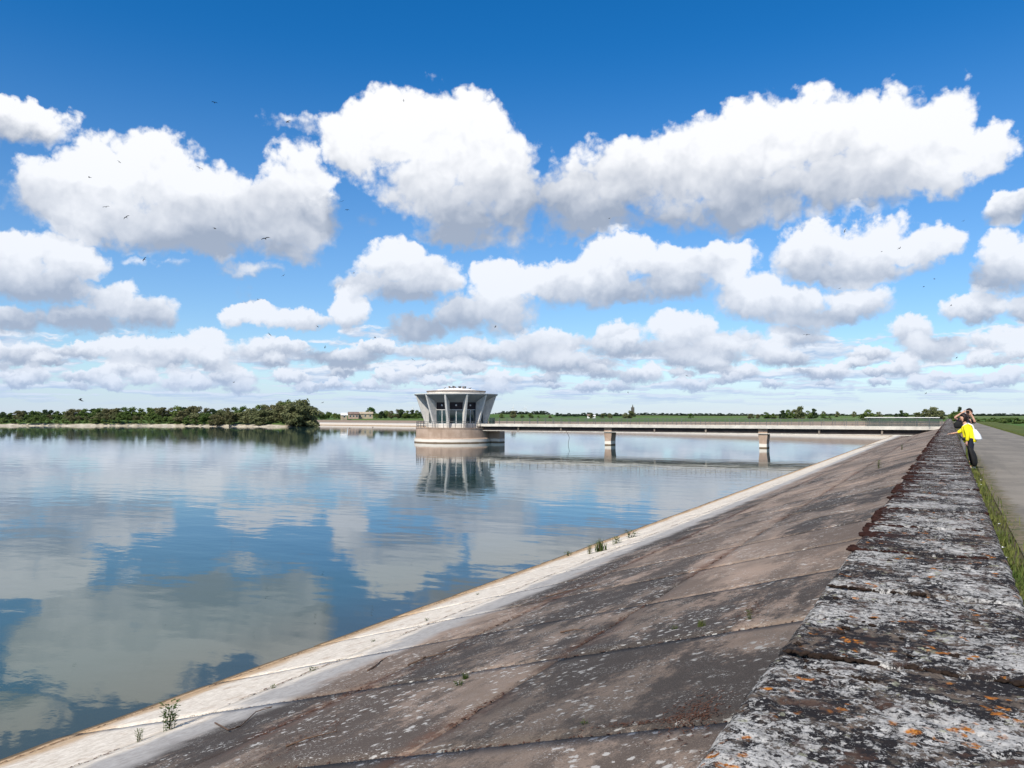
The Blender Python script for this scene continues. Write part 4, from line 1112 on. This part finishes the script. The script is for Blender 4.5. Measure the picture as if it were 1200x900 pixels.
def head_parts(p, c, s, fdir, hairkind):
    """face details on a head centred at c; fdir = heading of the face in radians about z"""
    f = Vector((math.cos(fdir), math.sin(fdir), 0)); l = Vector((-f.y, f.x, 0)); c = Vector(c)
    for sg in (-1, 1):
        e = c + f * 0.086 * s + l * sg * 0.032 * s + Vector((0, 0, 0.012 * s))
        blob('eye', e, (0.013 * s,) * 3, M_EYE, p, sub=2)
        e = c + l * sg * 0.078 * s + Vector((0, 0, -0.005)); blob('ear', e, (0.018 * s, 0.018 * s, 0.032 * s), M_SKIN, p, sub=2)
    blob('mouth', c + f * 0.085 * s + Vector((0, 0, -0.058 * s)), (0.020 * s, 0.024 * s, 0.008 * s), M_LIP, p, sub=2)
    hc = c + Vector((0, 0, 0.028 * s)) - f * 0.018 * s
    def cut(q):
        # the hair stops at the hairline: pull in whatever lies in front of the face
        d = q.dot(f)
        if d > 0.045 * s and q.z < 0.055 * s: q = q - f * (d - 0.03 * s)
        return q
    if hairkind == 'bob': blob('hair', hc - Vector((0, 0, 0.018 * s)), (0.118 * s, 0.118 * s, 0.145 * s), M_HAIR, p, 3.0, 0.16, 3, cut)
    else: blob('hair', hc + Vector((0, 0, 0.012)), (0.100 * s, 0.100 * s, 0.108 * s), M_HAIR, p, 5.0, 0.10, 3, cut)

def hand(wrist, dirv, palm_n, curl=0.5, s=1.0):
    """skin chains of a hand: palm and five fingers that bend"""
    w = Vector(wrist); d = Vector(dirv).normalized(); n = Vector(palm_n); n = (n - d * n.dot(d)).normalized(); sd = d.cross(n)
    pc = w + d * 0.05 * s; out = [[(*w, 0.024 * s), (*pc, 0.034 * s, 0.020 * s)]]
    for k, (o, L) in enumerate(((-0.030, 0.070), (-0.010, 0.080), (0.010, 0.076), (0.028, 0.060))):
        a = w + d * 0.088 * s + sd * o * s; b = a + (d * math.cos(curl) + n * math.sin(curl)) * L * 0.5 * s
        e = b + (d * math.cos(curl * 2.2) + n * math.sin(curl * 2.2)) * L * 0.5 * s
        out.append([(*pc, 0.034 * s, 0.020 * s), (*a, 0.010 * s), (*b, 0.0095 * s), (*e, 0.008 * s)])
    a = w + d * 0.03 * s - sd * 0.040 * s + n * 0.01; b = a + (d * 0.7 - sd * 0.5 + n * 0.4).normalized() * 0.04 * s; e = b + (d * 0.9 + n * 0.4).normalized() * 0.028 * s
    out.append([(*w, 0.024 * s), (*a, 0.013 * s), (*b, 0.011 * s), (*e, 0.009 * s)])
    return out

foot = on_z(1140.5, 549.5, PATH_Z + 0.012)
pa = thing('person', 'person in a bright yellow jersey leaning on the wall and holding a black bag', 'person', (foot.x, foot.y, PATH_Z + 0.013), R(-6), 'people beside the wall')
# local axes: -x is towards the wall and the lake, -y towards the camera
hipL, hipR = (-0.06, -0.085, 0.86), (-0.06, 0.085, 0.86)
body = [[(-0.06, 0.0, 0.92, 0.09, 0.11), (-0.10, 0, 1.08, 0.07, 0.10), (-0.15, 0, 1.26, 0.08, 0.12), (-0.19, 0, 1.37, 0.055), (-0.215, 0, 1.43, 0.050), (-0.235, 0, 1.50, 0.078, 0.075), (-0.245, 0, 1.56, 0.088, 0.080), (-0.24, 0, 1.61, 0.060)],
        [(-0.245, 0, 1.56, 0.088, 0.080), (-0.335, -0.01, 1.535, 0.014)],
        [(-0.06, 0.0, 0.92, 0.09, 0.11), (*hipL, 0.07), (-0.045, -0.09, 0.47, 0.058), (0.0, -0.09, 0.09, 0.040), (-0.10, -0.10, 0.035, 0.036)],
        [(-0.06, 0.0, 0.92, 0.09, 0.11), (*hipR, 0.07), (-0.07, 0.11, 0.47, 0.058), (-0.02, 0.12, 0.09, 0.040), (-0.12, 0.13, 0.035, 0.036)],
        [(-0.15, 0, 1.26, 0.08, 0.12), (-0.15, -0.165, 1.27, 0.030), (-0.10, -0.235, 1.02, 0.030), (-0.13, -0.22, 0.80, 0.026)],
        [(-0.15, 0, 1.26, 0.08, 0.12), (-0.17, 0.165, 1.26, 0.030), (-0.36, 0.20, 1.10, 0.032), (-0.53, 0.14, 1.06, 0.026)]]
body += hand((-0.13, -0.22, 0.80), (-0.05, 0.02, -1), (0, 1, 0), 0.75) + hand((-0.53, 0.14, 1.06), (-1, -0.1, -0.05), (0, 0, -1), 0.25)
skin_mesh('body', body, M_SKIN, pa, 2)
head_parts(pa, (-0.245, 0, 1.535), 1.0, R(205), 'bob')
skin_mesh('jersey', [[(-0.062, 0, 0.76, 0.165, 0.19), (-0.068, 0, 0.86, 0.170, 0.20), (-0.10, 0, 1.06, 0.135, 0.175), (-0.15, 0, 1.27, 0.135, 0.190), (-0.185, 0, 1.355, 0.075)]], M_YEL, pa, 2)
skin_mesh('sleeve', [[(-0.15, -0.10, 1.275, 0.085), (-0.15, -0.175, 1.275, 0.085), (-0.125, -0.225, 1.15, 0.075), (-0.10, -0.240, 1.02, 0.066), (-0.125, -0.222, 0.83, 0.050)]], M_YEL, pa, 2)
skin_mesh('sleeve', [[(-0.16, 0.10, 1.27, 0.085), (-0.175, 0.175, 1.265, 0.085), (-0.27, 0.195, 1.17, 0.068), (-0.36, 0.19, 1.11, 0.055), (-0.42, 0.175, 1.085, 0.046)]], M_YEL, pa, 2)
skin_mesh('trousers', [[(-0.07, 0, 1.00, 0.125, 0.150), (-0.06, 0, 0.90, 0.145, 0.175), (-0.06, -0.09, 0.80, 0.105), (-0.045, -0.092, 0.47, 0.080), (0.0, -0.09, 0.10, 0.062)],
                       [(-0.06, 0, 0.90, 0.145, 0.175), (-0.06, 0.09, 0.80, 0.105), (-0.07, 0.112, 0.47, 0.080), (-0.02, 0.12, 0.10, 0.062)]], M_NAVY, pa, 2)
for (x, y) in ((0.0, -0.09), (-0.02, 0.12)):
    blob('shoe', (x - 0.05, y, 0.04), (0.13, 0.048, 0.048), M_BAGW if y < 0 else M_BLACK, pa, 1.0, 0.08, 2, lambda q: Vector((q.x, q.y, max(q.z, -0.038))))
blob('belt_bag', (-0.20, -0.10, 0.90), (0.075, 0.12, 0.055), M_BLACK, pa, 2.0, 0.1, 2)
skin_mesh('shirt_hem', [[(-0.065, 0, 0.86, 0.160, 0.190), (-0.062, 0, 0.72, 0.166, 0.192)]], M_BAGW, pa, 1)
# the things carried
bg = thing('black_bag', 'large limp black bag hanging from the hand of the yellow jersey person', 'bag', pa.location, R(-6))
sk = skin_mesh('bag_body', [[(-0.08, -0.25, 0.70, 0.04, 0.03), (-0.01, -0.27, 0.56, 0.15, 0.06), (0.06, -0.27, 0.34, 0.18, 0.08), (0.07, -0.26, 0.16, 0.15, 0.07), (0.05, -0.25, 0.07, 0.07, 0.04)]], M_BLACK, bg, 2)
MB().tube([(-0.15, -0.235, 0.68), (-0.15, -0.235, 0.745), (-0.115, -0.24, 0.755), (-0.08, -0.245, 0.70)], 0.010, 6).build('handle', M_BLACK, bg)
tb = thing('tote_bag', 'white cotton tote bag on the back of the yellow jersey person', 'bag', pa.location, R(-6))
tm = MB(); vs = []
for (z, x0, x1, y0, y1) in ((0.88, 0.055, 0.24, -0.12, 0.17), (0.92, 0.03, 0.255, -0.13, 0.18), (1.05, 0.03, 0.20, -0.12, 0.16), (1.19, 0.02, 0.10, -0.10, 0.13)):
    for k in range(14):
        a = k / 14 * 2 * math.pi; cx_, cy_ = (x0 + x1) / 2, (y0 + y1) / 2
        vs.append((cx_ + (x1 - x0) / 2 * abs(math.cos(a)) ** 0.6 * (1 if math.cos(a) > 0 else -1), cy_ + (y1 - y0) / 2 * abs(math.sin(a)) ** 0.6 * (1 if math.sin(a) > 0 else -1), z))
tm.add(vs, [(i * 14 + k, i * 14 + (k + 1) % 14, (i + 1) * 14 + (k + 1) % 14, (i + 1) * 14 + k) for i in range(3) for k in range(14)] + [tuple(range(13, -1, -1)), tuple(range(42, 56))])
tm.build('bag_body', M_BAGW, tb, smooth=True)
for y in (-0.08, 0.10): MB().tube([(0.05, y, 1.18), (0.0, y * 1.25, 1.32), (-0.12, y * 1.7, 1.385), (-0.24, y * 1.7, 1.30)], 0.012, 6).build('strap', M_BAGW, tb)

q2 = on_z(1132.5, 486 + 1.635 * 925 / 26.0, PATH_Z + 0.012)
pb = thing('person', 'person in dark navy shirt with both hands raised to the face behind the yellow jersey', 'person', (q2.x + 0.02, q2.y, PATH_Z + 0.013), R(8), 'people beside the wall')
H = [[(0, 0, 1.00, 0.09, 0.12), (0, 0, 1.20, 0.085, 0.12), (0.02, 0, 1.40, 0.085, 0.13), (0.05, 0, 1.53, 0.058), (0.07, 0, 1.58, 0.055), (0.085, 0, 1.66, 0.080, 0.078), (0.09, 0, 1.73, 0.090, 0.082), (0.09, 0, 1.785, 0.060)],
     [(0.09, 0, 1.73, 0.090, 0.082), (0.03, -0.10, 1.69, 0.014)],
     [(0, 0, 1.00, 0.09, 0.12), (-0.085, 0, 0.93, 0.090), (-0.10, 0.0, 0.50, 0.062), (-0.10, 0.03, 0.09, 0.042), (-0.13, -0.09, 0.035, 0.038)],
     [(0, 0, 1.00, 0.09, 0.12), (0.085, 0, 0.93, 0.090), (0.10, 0.0, 0.50, 0.062), (0.10, 0.03, 0.09, 0.042), (0.09, -0.09, 0.035, 0.038)],
     [(0.02, 0, 1.40, 0.085, 0.13), (-0.19, -0.02, 1.43, 0.052), (-0.36, -0.16, 1.54, 0.040), (-0.10, -0.17, 1.72, 0.030)],
     [(0.02, 0, 1.40, 0.085, 0.13), (0.22, -0.02, 1.43, 0.052), (0.22, -0.22, 1.40, 0.040), (0.12, -0.19, 1.66, 0.030)]]
H += hand((-0.10, -0.17, 1.72), (1, 0.1, 0.25), (0, -1, 0), 0.7) + hand((0.12, -0.19, 1.66), (-0.75, 0.05, 0.55), (0, -1, 0), 0.7)
skin_mesh('body', H, M_SKIN, pb, 2)
head_parts(pb, (0.09, 0, 1.70), 1.05, R(238), 'short')
skin_mesh('shirt', [[(0, 0, 0.84, 0.150, 0.185), (0, 0, 0.95, 0.152, 0.190), (0, 0, 1.20, 0.145, 0.185), (0.02, 0, 1.41, 0.140, 0.205), (0.045, 0, 1.505, 0.075)]], M_NAVY, pb, 2)
skin_mesh('sleeve', [[(-0.10, 0, 1.42, 0.085), (-0.18, -0.02, 1.425, 0.085), (-0.30, -0.11, 1.505, 0.068)]], M_NAVY, pb, 2)
skin_mesh('sleeve', [[(0.13, 0, 1.42, 0.085), (0.21, -0.02, 1.425, 0.085), (0.235, -0.15, 1.40, 0.068)]], M_NAVY, pb, 2)
skin_mesh('trousers', [[(0, 0, 0.98, 0.145, 0.175), (-0.09, 0, 0.88, 0.110), (-0.10, 0.0, 0.50, 0.085), (-0.10, 0.03, 0.10, 0.066)],
                       [(0, 0, 0.98, 0.145, 0.175), (0.09, 0, 0.88, 0.110), (0.10, 0.0, 0.50, 0.085), (0.10, 0.03, 0.10, 0.066)]], M_GREYC, pb, 2)
for x in (-0.10, 0.10): blob('shoe', (x - 0.01, -0.03, 0.045), (0.052, 0.135, 0.05), M_BLACK, pb, 1.0, 0.08, 2, lambda q: Vector((q.x, q.y, max(q.z, -0.043))))
cm = thing('camera', 'small black camera held to the face of the navy shirt person', 'camera', (pb.location.x, pb.location.y, pb.location.z), R(8))
MB().box(-0.03, 0.07, -0.235, -0.185, 1.70, 1.765).build('camera_body', M_BLACK, cm, bevel=0.006)
MB().lathe([(0.001, 0.0), (0.028, 0.0), (0.028, 0.05), (0.022, 0.052), (0.022, 0.03), (0.001, 0.03)], 16).build('lens', M_BLACK, cm).matrix_local = Matrix.Translation((0.02, -0.236, 1.73)) @ Matrix.Rotation(R(90), 4, 'X')
sb = thing('shoulder_bag', 'dark bag slung at the front of the navy shirt person', 'bag', pb.location, R(8))
blob('bag_body', (-0.26, -0.16, 1.30), (0.13, 0.07, 0.13), M_BLACK, sb, 4.0, 0.14, 3)
MB().tube([(-0.26, -0.17, 1.40), (-0.12, -0.19, 1.50), (0.06, -0.13, 1.56), (0.16, 0.02, 1.53)], 0.014, 6).build('strap', M_BLACK, sb)

# ------------------------------------------------------------------ weeds, litter, twigs
rw = random.Random(33)
def blades(m, r, n, h, spread, lean=0.5, w=0.006, c=(0, 0, 0)):
    for k in range(n):
        a = r.uniform(0, 6.28); L = h * r.uniform(0.45, 1.0); le = lean * r.uniform(0.2, 1.0)
        b = Vector((c[0] + r.gauss(0, spread), c[1] + r.gauss(0, spread), c[2]))
        d = Vector((math.cos(a), math.sin(a), 0)); s = Vector((-d.y, d.x, 0)) * w * r.uniform(0.6, 1.3)
        p1 = b + d * L * le * 0.25 + Vector((0, 0, L * 0.55)); p2 = b + d * L * le + Vector((0, 0, L * (1 - 0.35 * le)))
        m.add([b - s, b + s, p1 + s * 0.8, p1 - s * 0.8, p2], [(0, 1, 2, 3), (3, 2, 4)])
def leafy(m, r, n, h, spread, lw):
    for k in range(n):
        a = r.uniform(0, 6.28); z = h * r.random() ** 0.8; rr_ = spread * r.uniform(0.2, 1.0) * (0.5 + z / h * 0.6)
        c = Vector((math.cos(a) * rr_, math.sin(a) * rr_, z)); d = Vector((math.cos(a), math.sin(a), r.uniform(-0.2, 0.8))).normalized()
        s = d.cross(Vector((0, 0, 1))).normalized() * lw * r.uniform(0.5, 1); L = lw * r.uniform(1.6, 3.2)
        m.add([c, c + d * L * 0.5 + s, c + d * L, c + d * L * 0.5 - s], [(0, 1, 2, 3)])
def slope_pt(u, v):                                      # pixel to the dam face
    d = ray(u, v); o = Vector((0, 0, CAMZ))
    # plane: z = PATH_Z + (x + 0.6) * SLOPE  (x negative towards the lake)
    t = (PATH_Z + 0.6 * SLOPE - CAMZ) / (d.z - SLOPE * d.x)
    return o + d * t
def weed(u, v, h, kind, label, group=None):
    q = slope_pt(u, v); r = random.Random(int(u * 7 + v))
    o = thing('weed', label, 'plant', (q.x, q.y, q.z - 0.012), r.uniform(0, 6.28), group)
    m = MB()
    if kind == 'grass': blades(m, r, 90, h, h * 0.16, 0.7, h * 0.020)
    elif kind == 'leafy':
        leafy(m, r, 150, h, h * 0.30, h * 0.055); blades(m, r, 14, h * 1.3, h * 0.10, 0.35, h * 0.010)
    else: leafy(m, r, 46, h * 0.45, h * 0.45, h * 0.09); blades(m, r, 10, h, h * 0.16, 0.9, h * 0.014)
    m.build('leaves', M_WEED, o)
    s = MB()
    for k in range(5 if kind != 'low' else 3):
        a = r.uniform(0, 6.28); l = h * r.uniform(0.5, 0.95)
        s.tube([(0, 0, -0.01), (math.cos(a) * l * 0.12, math.sin(a) * l * 0.12, l * 0.5), (math.cos(a) * l * 0.3, math.sin(a) * l * 0.3, l)], [h * 0.012, h * 0.009, h * 0.004], 5)
    s.build('stem', M_TWIG, o)
weed(199, 854, 0.36, 'leafy', 'tall leafy weed growing from the pale waterline joint, the largest of the shore weeds')
weed(163, 868, 0.15, 'leafy', 'small leafy weed beside the tallest weed of the shore joint')
weed(366, 786, 0.13, 'low', 'flat low weed in the pale joint between the tall weed and the grass tufts')
weed(703, 646, 0.52, 'grass', 'thick upright grass tuft in the pale strip above the waterline')
weed(691, 649, 0.32, 'leafy', 'short ragged weed just beside the thick upright grass tuft')
weed(722, 637, 0.40, 'low', 'thin yellowish weed beyond the thick upright grass tuft')
weed(740, 630, 0.50, 'low', 'dry thin stemmed weed farthest along the pale strip past the grass tuft')
weed(666, 651, 0.30, 'low', 'faint dry weed on the pale strip before the grass tuft')
for (u, v) in ((500, 727), (437, 752), (320, 806), (560, 697)):
    weed(u, v, 0.10, 'low', 'tiny dark weed sprouting in the pale waterline joint', 'tiny weeds along the waterline joint')
weed(878, 726, 0.10, 'leafy', 'small green weed in the slab joint close under the parapet')
weed(822, 734, 0.10, 'grass', 'short grass tuft in the slab joint crossing the brown dam face')
weed(790, 737, 0.08, 'low', 'dull creeping weed in the slab joint beside the short grass tuft')
weed(545, 796, 0.10, 'grass', 'dry grass tuft alone on the brown dam face')
weed(538, 803, 0.12, 'low', 'brownish weed at the foot of the dry grass tuft on the dam face')
weed(685, 848, 0.06, 'low', 'flat dark weed in the nearest crossing slab joint')
weed(1057, 527, 0.34, 'leafy', 'green weed on the dam face before the bridge end')
weed(1030, 549, 0.34, 'leafy', 'green weed on the dam face midway to the bridge end')

def twig(pts, r0, label, side=2, seed=1, group=None):
    r = random.Random(seed); P = [slope_pt(*p) for p in pts]
    base = P[0].copy(); m = MB()
    loc = [p - base + Vector((0, 0, 0.010 + 0.012 * (i % 2))) for i, p in enumerate(P)]
    m.tube(loc, [r0 * (1 - 0.6 * i / (len(P) - 1)) for i in range(len(P))], 5)
    o = thing('twig', label, 'twig', base, 0, group); m.build('stem', M_TWIG, o)
    for k in range(side):
        i = r.randrange(1, len(loc)); d = Vector((r.uniform(-1, 1), r.uniform(-1, 1), 0)); d.z = d.x * SLOPE * 1.0
        L = (loc[-1] - loc[0]).length * r.uniform(0.12, 0.28)
        MB().tube([loc[i], loc[i] + d * L * 0.5 + Vector((0, 0, 0.02)), loc[i] + d * L + Vector((0, 0, 0.01))], [r0 * 0.5, r0 * 0.35, r0 * 0.15], 4).build('branch', M_TWIG, o)
twig([(252, 848), (268, 858), (282, 852), (300, 836), (318, 830)], 0.010, 'forked dry twig lying on the grey band near the tall weed', 4, 3)
twig([(431, 787), (440, 782), (448, 774)], 0.016, 'short dark stick on the grey band above the waterline', 1, 5)
twig([(478, 780), (500, 772), (530, 764)], 0.011, 'reddish dry stem on the litter patch of the dam face', 3, 8)
twig([(335, 876), (360, 868), (395, 858)], 0.010, 'long thin stem on the brown dam face above the forked twig', 2, 9)
twig([(657, 742), (672, 740), (685, 739)], 0.012, 'pale straight stick lying on the black stained slabs', 0, 11)
twig([(640, 700), (665, 694), (700, 686)], 0.010, 'thin stem along the middle slab joint of the dam face', 2, 12)
lit = MB()
def litter(u, v, n, sx, sy, seed, ang=0.0):
    r = random.Random(seed); c = slope_pt(u, v)
    for k in range(n):
        x = c.x + r.gauss(0, sx); y = c.y + r.gauss(0, sy) + (x - c.x) * ang
        z = PATH_Z + (x + 0.6) * SLOPE
        a = r.uniform(0, 6.28); L = r.uniform(0.005, 0.020); w = r.uniform(0.0015, 0.004)
        d = Vector((math.cos(a), math.sin(a), math.cos(a) * SLOPE + r.uniform(-.1, .25))) * L; s = Vector((-math.sin(a), math.cos(a), 0)) * w
        p = Vector((x, y, z + r.uniform(0.003, 0.014)))
        lit.add([p - d - s, p - d + s, p + d + s, p + d - s], [(0, 1, 2, 3)])
litter(812, 838, 480, 0.10, 0.22, 1, -0.6); litter(880, 716, 260, 0.07, 0.30, 2, -0.5); litter(515, 770, 700, 0.12, 0.75, 3); litter(640, 700, 500, 0.10, 1.3, 4)
litter(420, 806, 300, 0.20, 0.6, 5); litter(350, 870, 400, 0.16, 0.5, 6); litter(700, 672, 500, 0.12, 1.6, 7); litter(760, 847, 160, 0.25, 0.02, 8)
litter(790, 612, 700, 0.12, 2.4, 9); litter(900, 570, 700, 0.14, 5.0, 10)
for r_ in range(0, 16):                                  # crumbs caught in the joints
    yj = Y_SLAB0 + r_ * SLAB
    for k in range(170):
        x = -rw.uniform(0.9, 9.5); p = Vector((x, yj + rw.gauss(0, 0.012), PATH_Z + (x + 0.6) * SLOPE - 0.004))
        a = rw.uniform(0, 6.28); L = rw.uniform(0.006, 0.022); d = Vector((math.cos(a), math.sin(a), math.cos(a) * SLOPE)) * L; s = Vector((-math.sin(a), math.cos(a), 0)) * L * 0.3
        lit.add([p - d - s, p - d + s, p + d + s, p + d - s], [(0, 1, 2, 3)])
for c_ in range(1, 5):
    xj = 0.9 + c_ * SLAB
    for k in range(1500):
        yy = 2 + 45 * rw.random() ** 1.6
        if mnoise.noise(Vector((yy * 0.5, c_ * 7.0, 0))) < -0.05: continue
        x = -xj + rw.gauss(0, 0.03); p = Vector((x, yy, PATH_Z + (x + 0.6) * SLOPE + rw.uniform(-0.004, 0.008)))
        a = rw.uniform(0, 6.28); L = rw.uniform(0.008, 0.030); d = Vector((math.cos(a), math.sin(a), math.cos(a) * SLOPE)) * L; s = Vector((-math.sin(a), math.cos(a), 0)) * L * 0.3
        lit.add([p - d - s, p - d + s, p + d + s, p + d - s], [(0, 1, 2, 3)])
stuff(lit.build('leaf_litter', M_LITTER))

# ragged grass between wall and path, and along the far edge of the path
vg = MB()
for k in range(17000):
    yy = 2.0 + 62 * rw.random() ** 1.9
    wd = 0.12 + 0.10 * (0.5 + 0.5 * mnoise.noise(Vector((yy * 0.45, 0, 4)))) + 0.06 * mnoise.noise(Vector((yy * 1.9, 2, 4)))
    x = 0.33 + abs(rw.gauss(0, 0.5)) * wd * 1.9
    gap = mnoise.noise(Vector((yy * 0.8, 5, 9)))
    if gap < -0.28 and rw.random() < 0.75: continue
    blades(vg, rw, 1, (0.08 + 0.20 * max(0, 0.5 + gap)) * rw.uniform(0.6, 1.4), 0.01, 0.9, 0.006, (x, yy, 3.23))
for k in range(5200):
    yy = 30 + 170 * rw.random() ** 1.5
    blades(vg, rw, 1, rw.uniform(0.05, 0.16), 0.02, 0.9, 0.012, (4.78 + abs(rw.gauss(0, 0.35)) + 0.12 * mnoise.noise(Vector((yy * 0.3, 8, 1))), yy, 3.23))
stuff(tag(vg.build('verge_grass', M_VERGE), 'ragged grass growing along both edges of the asphalt path', 'grass'))
fl = MB()
for k in range(26):
    yy = rw.uniform(3, 24); x = 0.40 + abs(rw.gauss(0, 0.10)); z = 3.24 + rw.uniform(0.10, 0.22)
    for j in range(5):
        a = rw.uniform(0, 6.28); fl.add([(x, yy, z), (x + .012 * math.cos(a), yy + .012 * math.sin(a), z + .006), (x + .02 * math.cos(a + .5), yy + .02 * math.sin(a + .5), z), (x + .010 * math.cos(a + 1), yy + .010 * math.sin(a + 1), z - .004)], [(0, 1, 2, 3)])
stuff(tag(fl.build('verge_flowers', M_BAGW), 'small white flowers among the grass beside the wall', 'flowers'))

# ------------------------------------------------------------------ birds
def bird_proto():
    b = MB()
    b.tube([(0.095, 0, 0), (0.07, 0, 0.004), (0.03, 0, 0.004), (-0.04, 0, 0), (-0.085, 0, 0), (-0.12, 0, -0.002)], [0.004, 0.016, 0.024, 0.020, 0.009, 0.003], 8)
    bodym = b.mesh('body', M_BIRD, smooth=True); wings = []
    for s in (-1, 1):
        w = MB().add([(0.045, s * 0.015, 0.008), (0.055, s * 0.09, 0.035), (0.0, s * 0.20, 0.045), (-0.075, s * 0.265, 0.02), (-0.035, s * 0.17, 0.035), (-0.012, s * 0.09, 0.028), (-0.03, s * 0.015, 0.006)], [(0, 1, 5, 6), (1, 2, 4, 5), (2, 3, 4)])
        t = [(x, y, z - 0.005) for (x, y, z) in w.v]; w.add(t, [(6, 5, 1, 0), (5, 4, 2, 1), (4, 3, 2)]); wings.append(w.mesh('wing', M_BIRD))
    tail = MB().add([(-0.10, -0.012, 0), (-0.10, 0.012, 0), (-0.165, 0.030, 0), (-0.135, 0.0, 0), (-0.165, -0.030, 0)], [(0, 1, 2, 3), (0, 3, 4)]).mesh('tail', M_BIRD)
    return bodym, wings, tail
BB, BWs, BT = bird_proto()
rb = random.Random(77)
BIRDS = [(251, 120, 5), (105, 208, 5), (124, 242.5, 5), (148, 254.5, 5), (234, 197, 6), (252, 268, 6), (337, 143, 7), (311, 279.5, 7), (400.5, 236, 4), (406.5, 246, 4), (454.5, 242.5, 3),
         (473, 118, 3), (332, 323, 5), (302.5, 351, 4), (372.5, 383, 5), (316, 392, 4), (381, 407, 4), (439.5, 395.5, 5), (484, 421.5, 4), (414.5, 320, 4), (378, 472, 4), (580.5, 383, 4),
         (714, 256, 3), (805, 440.5, 3), (736, 460, 3), (990, 271, 4), (1054, 291, 4), (1033, 295, 3), (1082.5, 336, 4), (1095, 327, 3), (1114.5, 358, 4), (945, 392.5, 6), (1121, 419.5, 4), (1129, 259, 3), (1085, 461, 3),
         (169, 304, 5), (201, 390, 5), (274, 448, 4), (94.5, 469, 9), (140, 190, 4), (984, 338, 3)]
for (u, v, px) in BIRDS:
    q = Vector((0, 0, CAMZ)) + ray(u, v) * (0.50 * FPX / (px * 1.35))
    o = thing('bird', 'dark swift gliding on spread wings among the clouds', 'bird', q, rb.uniform(0, 6.28), 'swifts over the lake')
    o.rotation_euler = (rb.uniform(-0.7, 0.7), rb.uniform(-0.4, 0.4), rb.uniform(0, 6.28))
    link('body', BB, o); link('tail', BT, o)
    for w in BWs: link('wing', w, o)
dbody = MB().tube([(0.24, 0, 0.06), (0.16, 0, 0.07), (0.02, 0, 0.06), (-0.14, 0, 0.07), (-0.25, 0, 0.11)], [0.02, 0.075, 0.10, 0.08, 0.015], 10).mesh('body', M_BIRD, smooth=True)
dneck = MB().tube([(0.18, 0, 0.09), (0.23, 0, 0.17), (0.25, 0, 0.225), (0.30, 0, 0.225), (0.355, 0, 0.21)], [0.045, 0.032, 0.040, 0.026, 0.008], 8).mesh('head', M_BIRD, smooth=True)
for (u, v) in ((216.6, 514), (371, 515.5), (410, 501.5), (437, 500.6)):
    q = on_z(u, v, 0.0)
    o = thing('duck', 'small dark duck swimming on the lake', 'duck', (q.x, q.y, -0.02), rb.uniform(0, 6.28), 'ducks on the lake')
    link('body', dbody, o); link('head', dneck, o)
for k, (u, v) in enumerate(((531, 454.2), (536, 453.4), (541, 453.3), (546, 453.6), (523, 456.6), (552, 455.8))):
    d = math.radians(33); s = (u - 536) / 6.48
    x, y = TX + math.cos(d) * s + 0.5, YB + math.sin(d) * s - 0.9
    r = math.hypot(x - TX, y - YB); h = ZR + 0.70 + 0.50 * math.sqrt(max(0, 1 - (r / 3.7) ** 2))
    o = thing('bird', 'dark water bird perched on the pale tower dome', 'bird', (x, y, h - 0.03), rb.uniform(0, 6.28), 'birds perched on the tower')
    link('body', dbody, o); link('head', dneck, o)
